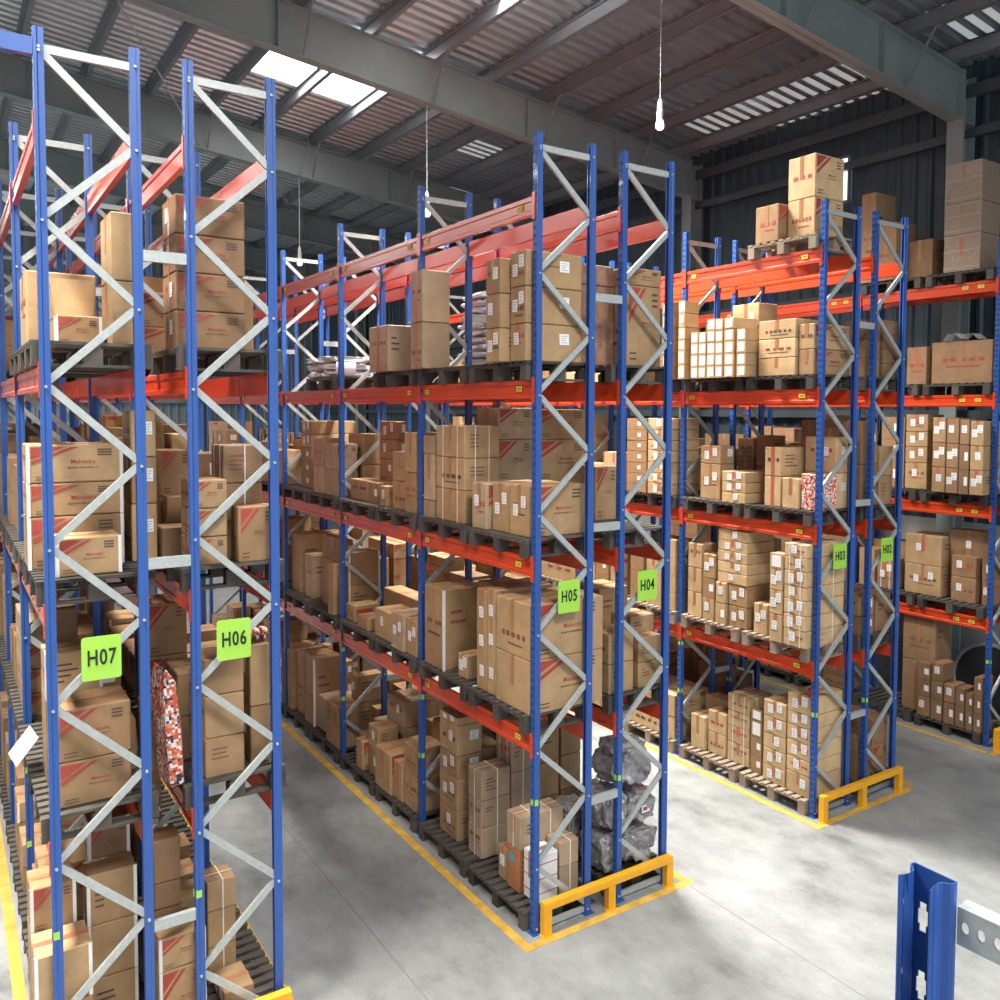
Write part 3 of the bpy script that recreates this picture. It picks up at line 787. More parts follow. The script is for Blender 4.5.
    (6,2,2,-3.143,-2.789,6.683,7.036,[0.25,0.25,0.25,0.25],'l',0,'1111'),
    (6,2,2,-3.119,-2.832,7.439,7.779,[0.444,0.444],'',0,'11'),
    (6,3,2,-3.121,-2.442,9.255,9.798,[0.242,0.242,0.242,0.242],'e',0,'1111'),
    (6,3,2,-3.118,-2.427,9.815,10.36,[0.318,0.318,0.318],'l',0,'111'),
    (6,1,3,-3.135,-2.402,2.81,3.329,[0.361,0.361],'m',0,'22'),
    (6,1,3,-3.133,-2.446,3.38,3.917,[0.479,0.479],'',0,'11'),
    (6,2,3,-3.12,-2.803,6.694,7.782,[0.442,0.442],'m',0,'11'),
    (5,1,0,0.041,0.362,3.064,3.329,[0.499],'p',0,'2'),
    (5,1,0,0.019,0.365,4.314,4.551,[0.413],'m',0,'2'),
    (5,1,0,0.484,0.785,4.564,5.026,[0.23,0.23],'wl',0,'11'),
    (5,2,0,0.026,0.381,5.238,5.769,[0.313,0.313],'p',0,'22'),
    (5,2,0,0.534,0.76,5.856,6.359,[0.245,0.245],'',0,'11'),
    (5,2,0,0.574,0.793,6.53,6.968,[0.306,0.306,0.306],'wl',0,'111'),
    (5,2,0,0.033,0.783,7.4,7.617,[0.197,0.197,0.197,0.197,0.197],'p',0,'11111'),
    (5,3,0,0.023,0.787,7.857,8.174,[0.449,0.449],'w',0,'11'),
    (5,3,0,0.053,0.781,8.207,8.566,[0.421,0.421],'p',0,'11'),
    (5,3,0,0.033,0.763,8.603,8.941,[0.414,0.414,0.414],'m',0,'112'),
    (5,3,0,0.021,0.38,9.673,10.186,[0.335,0.335,0.335],'m',0,'111'),
    (5,4,0,0.424,0.794,10.405,10.938,[0.331,0.331,0.331],'',0,'111'),
    (5,4,0,0.024,0.395,10.976,11.5,[0.264,0.264,0.264,0.264],'p',0,'1112'),
    (5,4,0,0.421,0.753,10.984,11.493,[0.507,0.507],'l',0,'11'),
    (5,4,0,0.043,0.395,11.689,12.212,[0.325,0.325],'wt',0,'11'),
    (5,4,0,0.042,0.373,12.238,12.78,[0.292,0.292],'m',0,'11'),
    (5,0,1,0.364,0.754,1.353,1.672,[0.358,0.358,0.358],'w',0,'111'),
    (5,2,1,0.2,0.39,5.503,6.351,[0.36,0.36,0.36],'l',0,'112'),
    (5,3,1,0.023,0.759,8.398,8.927,[0.368,0.368,0.368],'',0,'112'),
    (5,3,1,0.04,0.38,9.65,10.179,[0.462],'wl',0,'1'),
    (5,1,2,0.041,0.372,2.639,2.97,[0.503,0.503],'m',0,'22'),
    (5,2,2,0.042,0.377,5.259,5.79,[0.389,0.389],'m',0,'22'),
    (5,2,2,0.423,0.77,5.246,5.78,[0.46,0.46],'p',0,'22'),
    (5,2,2,0.029,0.365,5.811,6.249,[0.421,0.421],'p',0,'22'),
    (5,2,2,0.436,0.752,5.809,6.249,[0.384,0.384],'',0,'11'),
    (5,3,2,0.041,0.401,7.843,8.368,[0.593],'p',0,'2'),
    (5,3,2,0.421,0.788,7.836,8.383,[0.249,0.249,0.249],'p',0,'111'),
    (5,3,2,0.019,0.375,8.41,8.937,[0.353,0.353],'',0,'11'),
    (5,3,2,0.426,0.756,8.398,8.932,[0.64],'p',0,'1'),
    (5,3,2,0.038,0.399,9.663,10.184,[0.33,0.33],'wt',0,'11'),
    (5,4,2,0.039,0.383,11.674,12.018,[0.434,0.434],'wl',0,'12'),
    (5,4,2,0.037,0.378,12.048,12.382,[0.279,0.279,0.279],'p',0,'111'),
    (5,4,2,0.414,0.773,12.044,12.391,[0.257,0.257,0.257,0.257],'m',0,'1111'),
    (5,4,2,0.027,0.357,12.428,12.768,[0.341,0.341,0.341],'m',0,'111'),
    (5,4,2,0.434,0.791,12.436,12.76,[0.323,0.323,0.323],'',0,'111'),
    (4,2,0,1.154,1.869,5.254,5.79,[0.221,0.221,0.221],'p',0,'111'),
    (4,2,0,1.122,1.826,5.821,6.337,[0.268,0.268,0.268],'m',0,'111'),
    (4,3,0,1.13,1.466,7.852,8.381,[0.282,0.282,0.282],'l',0,'111'),
    (4,3,0,1.498,1.862,7.835,8.379,[0.631],'m',0,'1'),
    (4,3,0,1.137,1.447,8.409,8.934,[0.224,0.224,0.224],'p',0,'111'),
    (4,3,0,1.513,1.865,8.399,8.941,[0.358,0.358],'',0,'11'),
    (4,3,0,1.093,1.447,9.108,9.626,[0.189,0.189,0.189],'wt',0,'111'),
    (4,3,0,1.525,1.869,9.096,9.631,[0.609],'',0,'1'),
    (4,3,0,1.125,1.475,9.672,10.198,[0.214,0.214],'',0,'11'),
    (4,3,0,1.492,1.838,9.653,10.193,[0.333,0.333],'wl',0,'11'),
    (4,4,0,1.101,1.842,10.403,10.762,[0.242,0.242],'p',0,'11'),
    (4,4,0,1.111,1.835,11.171,11.509,[0.283,0.283],'',0,'11'),
    (4,0,1,1.106,1.466,0.125,0.715,[0.327,0.327],'',0,'22'),
    (4,0,1,1.521,1.866,0.124,0.336,[0.28,0.28],'p',0,'22'),
    (4,1,1,1.122,1.433,2.625,3.174,[0.375,0.375],'m',0,'11'),
    (4,1,1,1.505,1.844,2.627,3.159,[0.41,0.41],'m',0,'11'),
    (4,1,1,1.104,1.461,3.21,3.75,[0.392,0.392],'',0,'11'),
    (4,1,1,1.519,1.866,3.21,3.739,[0.308,0.308,0.308],'m',0,'111'),
    (4,1,1,1.1,1.456,3.914,4.448,[0.237,0.237,0.237,0.237],'p',0,'1112'),
    (4,1,1,1.51,1.843,3.926,4.448,[0.365,0.365],'m',0,'11'),
    (4,1,1,1.111,1.439,4.486,5.031,[0.423,0.423],'',0,'11'),
    (4,1,1,1.49,1.869,4.484,5.014,[0.47,0.47],'',0,'11'),
    (4,2,1,1.097,1.451,6.531,7.633,[0.567],'',0,'1'),
    (4,2,1,1.528,1.854,6.525,7.627,[0.261,0.261,0.261],'m',0,'112'),
    (4,3,1,1.105,1.458,7.839,8.374,[0.352,0.352],'w',0,'11'),
    (4,3,1,1.509,1.868,7.837,8.369,[0.45,0.45],'l',0,'11'),
    (4,3,1,1.095,1.45,8.403,8.937,[0.391,0.391],'p',0,'11'),
    (4,3,1,1.525,1.867,8.395,8.926,[0.445,0.445],'p',0,'11'),
    (4,3,1,1.127,1.457,9.098,10.192,[0.225,0.225,0.225],'w',0,'111'),
    (4,3,1,1.508,1.865,9.094,10.178,[0.306,0.306],'wl',0,'11'),
    (4,4,1,1.094,1.839,10.409,11.515,[0.259,0.259,0.259],'',0,'111'),
    (4,3,2,1.098,1.462,9.666,10.197,[0.247,0.247,0.247],'p',0,'111'),
    (4,4,2,1.116,1.458,10.412,11.498,[0.566],'p',0,'1'),
    (4,4,2,1.12,1.473,11.672,12.208,[0.381,0.381],'wl',0,'11'),
    (4,4,2,1.489,1.859,11.684,12.204,[0.389,0.389],'wl',0,'11'),
    (4,4,2,1.112,1.476,12.227,12.769,[0.43,0.43],'wt',0,'11'),
    (3,0,0,4.934,5.228,1.984,2.485,[0.231,0.231,0.231],'',0,'112'),
    (3,1,0,4.506,5.262,2.713,3.823,[0.343,0.343],'m',0,'22'),
    (3,1,0,4.482,4.857,4.001,4.531,[0.436,0.436],'p',0,'10'),
    (3,1,0,4.481,4.84,4.549,5.096,[0.358,0.358],'m',0,'10'),
    (3,0,1,4.509,4.851,2.172,2.475,[0.363,0.363,0.363],'',0,'222'),
    (3,1,1,4.473,4.846,2.709,3.07,[0.271,0.271,0.271,0.271],'',0,'1111'),
    (3,1,1,4.506,4.822,3.084,3.425,[0.249,0.249,0.249,0.249],'m',0,'1110'),
    (3,1,1,4.495,4.858,3.476,3.807,[0.501,0.501],'p',0,'11'),
    (3,1,1,4.89,5.264,3.474,3.814,[0.335,0.335,0.335],'m',0,'111'),
    (3,1,1,4.491,4.821,3.998,4.325,[0.311,0.311,0.311,0.311],'m',0,'1111'),
    (3,1,1,4.478,4.842,4.361,4.716,[0.298,0.298,0.298,0.298],'wl',0,'1100'),
    (3,1,1,4.492,4.828,4.747,5.101,[0.425,0.425,0.425],'p',0,'110'),
    (3,2,1,4.492,5.259,5.334,6.424,[0.343,0.343,0.343],'m',0,'200'),
    (3,0,2,4.994,5.263,0.193,0.71,[0.476,0.476],'wl',0,'22'),
    (3,1,2,4.489,4.858,3.989,4.52,[0.3,0.3],'',0,'11'),
    (3,1,2,4.474,4.851,4.561,5.104,[0.395],'',0,'1'),
    (3,1,2,4.908,5.241,4.549,5.095,[0.571],'wl',0,'1'),
    (3,2,2,4.913,5.264,5.316,5.68,[0.406,0.406,0.406],'p',0,'111'),
    (3,3,2,4.493,4.858,9.544,9.894,[0.385,0.385,0.385],'l',0,'111'),
    (3,0,3,4.501,5.255,0.189,0.452,[0.327,0.327],'m',0,'22'),
    (3,0,3,4.824,5.23,1.418,1.943,[0.532,0.532],'w',0,'12'),
    (3,0,3,4.824,5.222,1.976,2.485,[0.421,0.421],'wl',0,'11'),
    (3,1,3,4.475,5.26,3.981,4.52,[0.508,0.508],'m',0,'10'),
    (3,1,3,4.495,5.239,4.563,5.106,[0.405,0.405],'l',0,'10'),
    (3,2,3,4.508,4.832,5.327,5.662,[0.531],'w',0,'1'),
    (3,2,3,4.487,4.836,5.701,6.052,[0.299,0.299,0.299],'l',0,'100'),
    (3,2,3,4.48,4.854,6.079,6.423,[0.295,0.295],'m',0,'10'),
    (3,3,3,4.484,4.815,9.18,9.692,[0.353,0.353],'p',0,'11'),
    (3,3,3,4.468,4.815,9.726,10.277,[0.194,0.194,0.194],'w',0,'111'),
    (2,0,0,5.551,5.907,0.178,1.244,[0.197,0.197,0.197],'p',0,'111'),
    (2,0,0,5.936,6.302,0.188,1.246,[0.382,0.382],'m',0,'22'),
    (2,0,0,5.543,5.917,2.168,2.494,[0.326,0.326],'',0,'11'),
    (2,1,0,5.532,5.902,2.711,3.242,[0.324,0.324,0.324],'m',0,'112'),
    (2,1,0,5.948,6.283,2.717,3.25,[0.371,0.371],'p',0,'11'),
    (2,1,0,5.967,6.267,3.277,3.831,[0.21,0.21,0.21,0.21,0.21],'p',0,'11111'),
    (2,1,0,5.566,6.3,3.991,5.09,[0.229,0.229,0.229,0.229],'m',0,'1112'),
    (2,0,1,5.551,5.899,0.176,0.713,[0.263,0.263],'l',0,'12'),
    (2,0,1,5.942,6.304,0.185,0.714,[0.521],'',0,'2'),
    (2,0,1,5.569,6.282,2.163,2.479,[0.346,0.346,0.346],'w',0,'111'),
    (2,1,1,5.563,6.294,2.715,3.241,[0.381,0.381],'p',0,'11'),
    (2,1,1,5.535,6.305,3.28,3.823,[0.349,0.349],'',0,'11'),
    (2,0,2,5.538,5.912,0.189,0.507,[0.578,0.578],'l',0,'22'),
    (2,0,2,5.959,6.277,0.19,0.53,[0.407,0.407],'p',0,'22'),
    (2,0,2,5.539,5.882,0.566,0.879,[0.353,0.353,0.353],'m',0,'111'),
    (2,0,2,5.964,6.282,0.546,0.897,[0.391,0.391,0.391],'wl',0,'111'),
    (2,0,2,5.549,5.895,0.927,1.239,[0.391,0.391,0.391],'',0,'112'),
    (2,0,2,5.959,6.276,0.912,1.262,[0.414,0.414,0.414],'p',0,'111'),
    (2,0,2,5.576,5.896,1.423,1.753,[0.39,0.39],'l',0,'11'),
    (2,0,2,5.574,5.893,1.782,2.109,[0.465,0.465],'',0,'12'),
    (2,0,2,5.967,6.298,1.778,2.11,[0.406,0.406],'w',0,'11'),
    (2,0,2,5.567,5.914,2.149,2.489,[0.292,0.292,0.292],'m',0,'112'),
    (2,1,2,5.541,5.91,2.71,3.822,[0.345,0.345],'p',0,'11'),
    (2,0,3,5.575,5.915,0.194,0.53,[0.255,0.255,0.255],'p',0,'111'),
    (2,0,3,5.951,6.301,0.178,0.512,[0.193,0.193,0.193,0.193],'p',0,'1111'),
    (2,0,3,5.969,6.309,0.922,1.253,[0.386,0.386],'w',0,'11'),
    (2,1,3,5.553,5.905,3.985,4.529,[0.276,0.276],'p',0,'11'),
    (1,1,0,8.825,9.554,2.737,3.287,[0.202,0.202,0.202,0.202],'',0,'2110'),
    (1,1,0,8.812,9.552,3.304,3.857,[0.233,0.233,0.233],'m',0,'110'),
    (1,1,0,8.811,9.547,4.032,4.553,[0.305,0.305],'wl',0,'11'),
    (1,1,0,8.799,9.552,4.597,5.14,[0.231,0.231,0.231],'p',0,'110'),
    (1,2,0,8.782,9.128,5.361,5.901,[0.301,0.301],'m',0,'11'),
    (1,2,0,8.789,9.13,5.92,6.466,[0.361,0.361],'p',0,'11'),
    (1,2,0,8.78,9.54,6.628,7.173,[0.516],'w',0,'1'),
    (1,2,0,8.811,9.515,7.189,7.742,[0.472],'m',0,'1'),
    (1,0,1,8.814,9.139,1.821,2.167,[0.525],'wt',0,'2'),
    (1,0,1,9.183,9.511,1.827,2.168,[0.398,0.398],'l',0,'11'),
    (1,0,1,8.809,9.162,2.201,2.527,[0.325,0.325],'wt',0,'11'),
    (1,0,1,9.213,9.523,2.182,2.518,[0.391,0.391],'m',0,'11'),
    (1,1,1,8.799,9.127,2.735,3.839,[0.524,0.524],'',0,'11'),
    (1,1,1,9.191,9.529,2.734,3.855,[0.329,0.329,0.329],'l',0,'111'),
    (1,1,1,8.791,9.118,4.021,5.13,[0.452,0.452],'',0,'11'),
    (1,2,1,8.789,9.163,6.642,7.158,[0.391,0.391],'m',0,'11'),
    (1,2,1,9.177,9.536,6.628,7.159,[0.335,0.335],'w',0,'11'),
    (1,2,1,8.798,9.15,7.199,7.727,[0.527,0.527],'',0,'11'),
    (1,1,2,8.817,9.531,3.328,3.839,[0.355,0.355,0.355],'p',0,'110'),
    (1,1,2,8.783,9.146,4.028,4.566,[0.491,0.491],'m',0,'12'),
    (1,1,2,8.787,9.156,4.603,5.128,[0.249,0.249,0.249,0.249],'l',0,'1111'),
    (1,2,2,8.808,9.146,5.349,6.464,[0.203,0.203,0.203,0.203],'m',0,'1111'),
    (1,2,2,8.8,9.162,6.637,7.745,[0.231,0.231,0.231],'wl',0,'111'),
    (1,2,2,9.217,9.514,6.621,7.742,[0.229,0.229,0.229],'',0,'111'),
    (5,0,0,0.14,0.71,0.39,0.67,[0.36],'t',0.455,'2'),
    (3,0,1,4.5,5.08,1.272,1.845,[0.148,0.148,0.148,0.148,0.148],'w',0.618,'22222'),
]
LVN = ['floor level', 'first shelf', 'second shelf', 'third shelf', 'top beams']
BAYN = ['end bay', 'second bay', 'third bay', 'fourth bay', 'fifth bay']
ORD = ['first', 'second', 'third', 'fourth', 'fifth', 'sixth', 'seventh', 'eighth', 'ninth', 'tenth', 'eleventh', 'twelfth', 'thirteenth', 'fourteenth', 'fifteenth', 'sixteenth', 'seventeenth', 'eighteenth']
def pal_y(row, bay, j):
    a = BAY[bay] + ROWS[row][3] + .075; c = BAY[bay + 1] + ROWS[row][3] - .075; m = (a + c) / 2
    return (a, m - .05) if j == 0 else (m + .05, c)
def pal_x(row):
    _, xa, xb, _, _ = ROWS[row]; return xa - .085, xb + .11
CART = []                                                   # every carton: stack, tier, box, and whether it shows large enough to stand alone
for si, s in enumerate(BAKED):
    z = BEAM_TOP[s[2]] + PALLET_H + .001 + s[9]
    for ti, h in enumerate(s[7]):
        if s[10][ti] != '0': CART.append((si, ti, s[:9], z, h, s[10][ti]))
        z += h + .006
CART.sort(key=lambda q: q[:2])
def vis(i): return CART[i][5]

PATTERNS = {}
TXT = text_mesh('Mahindra', M['print_red'], .95, .006); TXT2 = text_mesh('MAHINDRA & MAHINDRA LTD', M['print_dark'], .8, .004)
def add_text(b, me, cx, cz, width, y, m):
    xs_ = [v.co.x for v in me.vertices]; k = width / (max(xs_) - min(xs_)); n = len(b.v)
    b.v += [(cx + v.co.x * k, y + min(0, v.co.y) * .1, cz + v.co.z * k) for v in me.vertices]
    for p in me.polygons: b.f.append(tuple(n + i for i in p.vertices)); b.m.append(m)
def printed(w, h, y, rn):
    """the maker's marks on a carton front w wide and h tall: striped corner, name, address lines"""
    b = MB(); t = .0012
    def poly(pts, m):
        n = len(b.v); b.v += [(x, y, z) for x, z in pts] + [(x, y - t, z) for x, z in pts]; k = len(pts)
        b.f.append(tuple(range(n + k, n + 2 * k))); b.m.append(m)
        for i in range(k):
            b.f.append((n + i, n + (i + 1) % k, n + k + (i + 1) % k, n + k + i)); b.m.append(m)
    L, T = -w / 2 + .015, h - .02
    poly([(L, T), (L, T - .30 * h), (L + .36 * w, T)], 0)
    poly([(L, T - .36 * h), (L, T - .45 * h), (L + .52 * w, T), (L + .43 * w, T)], 0)
    add_text(b, TXT, .08 * w, .54 * h, .27 * w, y - t, 0)
    add_text(b, TXT2, .08 * w, .54 * h - .075 * w, .34 * w, y - t, 1)
    for k in range(3): poly([(.24 * w, T - .06 * h - .05 * h * k * 1.4), (.24 * w, T - .08 * h - .05 * h * k * 1.4 - .004), (.40 * w, T - .08 * h - .05 * h * k * 1.4 - .004), (.40 * w, T - .06 * h - .05 * h * k * 1.4)], 1)
    for k in range(2): poly([(L + .04 * w, .17 * h - .07 * h * k), (L + .04 * w, .15 * h - .07 * h * k), (L + .24 * w, .15 * h - .07 * h * k), (L + .24 * w, .17 * h - .07 * h * k)], 1)
    return b
LBL = {}
def paper_label(parent, face, c, z, w, h, off, rn, name='paper_label'):
    """a glued label with print lines; face 'x' = aisle side, 'y' = front, 't' = top"""
    k = (face, round(w, 2), round(h, 2))
    if k not in LBL:
        b = MB(); b.box(-w / 2, w / 2, -.0015, 0, -h / 2, h / 2, 0)
        for q in range(4): b.box(-w * .36, w * (.36 - .12 * (q % 3)), -.0021, -.0015, h * (.30 - .2 * q) - h * .03, h * (.30 - .2 * q) + h * .03, 1)
        LBL[k] = b.mesh(name, [M['paper'], M['ink']], fix=False)
    me = LBL[k]
    if face == 'x': inst(name, me, parent, (-off, c, z), (0, rn.uniform(-.04, .04), -PI / 2))
    elif face == 'y': inst(name, me, parent, (c, -off, z), (0, rn.uniform(-.04, .04), 0))
    else: inst(name, me, parent, (c, 0, off), (-PI / 2, 0, rn.uniform(-.3, .3)))

STUFF_BOXES = MB(); STUFF_MATS = [M['kraft'], M['pale'], M['greyb'], M['dark'], M['tape'], M['paper'], M['print_red']]
SPOT = {}
for i, (si, ti, s, z, h, _) in enumerate(CART):
    if vis(i) == '2': SPOT.setdefault(s[:3], {}).setdefault(si, []).append(i)
def colour_of(row, lv, st, rn):
    if 'b' in st: return 'redb', 'reddish'
    if 'W' in st: return ('white', 'white') if row == 5 else ('film', 'film-wrapped')
    if 'c' in st: return 'pattern', 'patterned'
    if 's' in st: return 'film_red', 'film-wrapped'
    if row == 5 and lv == 0 and ('t' in st): return 'greyb', 'grey-brown'
    if row in (3,) : return ('pale', 'pale') if rn.random() < .75 else ('kraft', 'tan')
    if row == 1 or row == 2: return ('dark', 'brown') if rn.random() < .6 else ('kraft', 'tan')
    if row in (6, 7): return ('kraft', 'tan') if rn.random() < .7 else ('dark', 'brown')
    return ('kraft', 'tan') if rn.random() < .8 else ('greyb', 'grey-brown')
USED = set()
for i, (si, ti, s, z, h, _) in enumerate(CART):
    row, bay, lv, x0, x1, y0, y1, hs, st = s
    rn = random.Random(1000 + i)
    ck, cn = colour_of(row, lv, st, random.Random(si * 7 + 3))
    v = vis(i)
    if v == '0': continue
    hx, hy = (x1 - x0) / 2 - .007, (y1 - y0) / 2 - .007
    jit = 0 if ('c' in st) else rn.uniform(-.006, .006)
    sh = rn.uniform(-.002, .002) if ti else 0
    if v == '1':
        Mx = Matrix.Translation(((x0 + x1) / 2 + sh, (y0 + y1) / 2, z)) @ Matrix.Rotation(jit, 4, 'Z')
        mi = {'kraft': 0, 'pale': 1, 'greyb': 2, 'dark': 3}.get(ck, 0)
        STUFF_BOXES.box(-hx, hx, -hy, hy, 0, h, mi, Mx)
        if hy > .12: STUFF_BOXES.box(-hx - .001, hx + .001, -.03, .03, h * .45, h + .001, 4, Mx)
        if row == 3 and h < .24 and hy < .14 and 'w' in st: STUFF_BOXES.box(-hx - .0025, -hx + .001, -hy * .74, hy * .70, h * .12, h * .88, 5, Mx)
        elif 'w' in st: STUFF_BOXES.box(-hx - .0015, -hx + .001, -min(hy * .8, .10), -min(hy * .1, .02), h * .35, h * .7, 5, Mx)
        if 'l' in st: STUFF_BOXES.box(.02, min(hx * .8, .12), -hy - .0015, -hy + .001, h * .4, h * .75, 5, Mx)
        if 'm' in st: STUFF_BOXES.box(-hx * .9, -hx * .3, -hy - .0015, -hy + .001, h * .8, h * .96, 6, Mx)
        continue
    opened = ('o' in st and ti == len(hs) - 1)
    b = MB()
    if opened:
        t = .012
        b.box(-hx, hx, -hy, hy, 0, t); b.box(-hx, -hx + t, -hy, hy, t, h); b.box(hx - t, hx, -hy, hy, t, h); b.box(-hx + t, hx - t, -hy, -hy + t, t, h); b.box(-hx + t, hx - t, hy - t, hy, t, h)
        o = b.build('carton', M[ck], fix=True)
    else:
        b.box(-hx, hx, -hy, hy, 0, h)
        o = b.build('carton', M[ck], bevel=min(.008, h * .04))
        if rn.random() < .8:                                # boards bulge and sag a little
            bm = bmesh.new(); bm.from_mesh(o.data)
            bmesh.ops.subdivide_edges(bm, edges=[e for e in bm.edges if e.calc_length() > .1], cuts=1, use_grid_fill=True)
            for q in bm.verts:
                a, c, d = abs(q.co.x) < hx * .3, abs(q.co.y) < hy * .3, abs(q.co.z - h / 2) < h * .3
                if d and (a or c): q.co.x *= 1.004; q.co.y *= 1.004
                if a and c and q.co.z > h * .9: q.co.z -= rn.uniform(0, .006)
            bm.to_mesh(o.data); bm.free()
    o.location = ((x0 + x1) / 2 + sh, (y0 + y1) / 2, z); o.rotation_euler = (0, 0, jit)
    # ---- label: unlike its neighbours by place in its rack
    sp = sorted(SPOT[s[:3]], key=lambda q: (round(CART[q_][2][5], 2) if (q_ := SPOT[s[:3]][q][0]) is not None else 0, CART[SPOT[s[:3]][q][0]][2][3]))
    oi = sp.index(si); tiers = SPOT[s[:3]][si]; tn = tiers.index(i)
    vol = 8 * hx * hy * h
    size = 'flat' if h < .2 and max(hx, hy) > .12 else 'tall' if h > 1.35 * max(2 * hy, .2) else 'large' if vol > .09 else 'small' if vol < .028 else 'medium'
    tier = 'alone' if len(tiers) == 1 else 'bottom' if tn == 0 else 'top' if tn == len(tiers) - 1 else ORD[tn]
    lab = '%s %s carton, %s in %s stack from front, %s, %s, %s' % (size, cn, tier, ORD[min(oi, 17)], LVN[lv], BAYN[bay], 'rack ' + ROWS[row][0] if ROWS[row][0] else 'wall rack')
    tag(o, lab, 'carton', 'cartons on the pallet racks')
    # ---- tape, straps, labels, print
    W, D = 2 * hx, 2 * hy
    ox, oy = hx * 1.004 + .0012, hy * 1.004 + .0012
    small = vol < .012 or 'f' in st
    if not small and ck not in ('pattern', 'film_red') and not opened:
        tw = min(.03, hy * .25); mt = M['tape_red'] if ('p' in st or rn.random() < .15) else M['tape']
        b = MB(); b.box(-ox - .001, ox + .001, -tw, tw, h - .001, h + .0012)
        b.box(-ox - .001, -ox + .0005, -tw, tw, h * (.0 if 'p' in st or 'M' in st else .45), h)
        b.build('packing_tape', mt, o)
    if 't' in st and h > .1:
        b = MB()
        for f in ((-.5, .5) if hy > .16 else (0,)):
            y = f * hy; b.box(-ox - .002, -ox + .001, y - .005, y + .005, 0, h + .003); b.box(-ox, ox, y - .005, y + .005, h, h + .003)
        for f in ((-.4, .4) if hx > .2 else (.1,)):
            x = f * hx; b.box(x - .005, x + .005, -oy - .002, -oy + .001, 0, h + .003); b.box(x - .005, x + .005, -oy, oy, h, h + .004)
        b.build('strapping', M['strap'], o)
    if 'e' in st:
        b = MB(); t = .003
        for sx in (-1, 1):
            b = MB(); x = sx * (ox + t); b.box(min(x, x - sx * .026), max(x, x - sx * .026), -oy - t, -oy, 0, h); b.box(min(x, x - sx * t), max(x, x - sx * t), -oy - t, -oy + .026, 0, h)
            b.build('corner_board', M['corner'], o)
    if ('m' in st or 'M' in st) and h > .16 and hx > .12:
        printed(W * .96, h, -oy, rn).build('printed_logo', [M['print_red'], M['print_dark']], o, fix=False)
    if hy > .12 and h > .15 and 'W' not in st and 'c' not in st and not opened and rn.random() < .6:
        b = MB(); nn = rn.randint(3, 6); g = rn.uniform(.3, .62); ww = hy * 1.5 / nn       # a printed band on the aisle side
        for q in range(nn):
            y = -hy * .75 + q * ww; b.box(-ox - .0008, -ox + .001, y, y + ww * rn.uniform(.45, .8), h * g, h * g + min(.05, h * .13))
        if rn.random() < .5: b.box(-ox - .0008, -ox + .001, -hy * .6, hy * rn.uniform(0, .6), h * (g - .14), h * (g - .11))
        b.build('side_print', M[rn.choice(('print_brown', 'print_brown', 'print_red', 'print_dark'))], o, fix=False)
    if hx > .12 and h > .2 and 'm' not in st and 'M' not in st and 'W' not in st and 'c' not in st and not opened and rn.random() < .6:
        b = MB()                                            # handling notes printed on the front
        for q in range(rn.randint(2, 4)): b.box(-hx * .7, hx * rn.uniform(-.4, .2), -oy - .0008, -oy + .001, h * (.7 - .12 * q), h * (.74 - .12 * q))
        b.build('front_print', M[rn.choice(('print_brown', 'print_dark'))], o, fix=False)
    if 'w' in st or 'M' in st:
        lw, lh = min(.11, D * .62), min(.12, h * .62)
        if row == 3 and h < .2 and D < .25: paper_label(o, 'x', 0, h * .5, D * .72, h * .74, ox + .002, rn)
        else:
            c = [(-.45, .68), (.35, .5)] if D > .2 and rn.random() < .55 else [(rn.uniform(-.4, .4), .6)] if D > .2 else [(0, .6)]
            if h > .7: c = [(.0, .8), (.0, .52), (-.1, .2)]
            for f, g in c: paper_label(o, 'x', f * hy, g * h + rn.uniform(-.03, .03) * h, lw * .8, lh, ox + .002, rn)
    if 'l' in st and h > .12:
        for f, g in ([(.35, .62)] if h < .8 else [(.45, .75), (.45, .55), (.45, .28)]): paper_label(o, 'y', f * hx, g * h, min(.12, W * .35), min(.11, h * .5), oy + .002, rn)
    if 'r' in st:
        b = MB(); b.box(-hx * .8, hx * .5, -oy - .002, -oy + .001, h * .3, h * .75); b.build('red_label', M['print_red'], o)
    if opened:
        for (xa, xb, ya, yb_, ang, ax, px_, py_) in ((-hx, hx, -.10, 0, -.9, 'X', 0, -hy), (-hx, hx, 0, .10, .7, 'X', 0, hy)):
            b = MB(); b.box(xa, xb, ya, yb_, -.002, .002); f = b.build('flap', M[ck], o, loc=(px_, py_, h)); f.rotation_euler.x = -ang
    if 'f' in st:                                           # lid flap standing open at the rear edge
        b = MB(); b.box(-hx, hx, hy - .006, hy, 0, .36); f = b.build('flap', M[ck], o, loc=(0, -.004, h + .002)); f.rotation_euler.x = -.08
        b = MB(); b.box(-hx - .004, -hx + .002, -hy, hy, 0, .26); f = b.build('flap', M[ck], o, loc=(0, -.012, h + .002)); f.rotation_euler.y = -.12
    if 'W' in st and row == 5:
        b = MB(); 
        for q in range(3): b.box(-ox - .0015, -ox + .001, -hy, hy, h * (.2 + .3 * q), h * (.2 + .3 * q) + .008); b.box(-hx, hx, -oy - .0015, -oy + .001, h * (.2 + .3 * q), h * (.2 + .3 * q) + .008)
        b.build('printed_line', M['print_red'], o)
    if 'b' in st:
        b = MB(); b.box(-ox - .0015, -ox + .001, -hy * .2, hy * .6, h * .68, h * .86); tag(b.build('blue_label', plain('sky_blue_label', (.05, .35, .60), .4), o), 'sky blue label', None)
    if 'W' in st and row == 1:
        b = MB()
        for zz in (h * .1, h * .55, h - .03): b.box(-ox - .003, -ox + .001, -hy, hy, zz, zz + .03)
        b.box(-.03, .03, -hy, hy, h, h + .003); b.build('packing_tape', plain('clear_tape', (.40, .33, .25), .15), o)
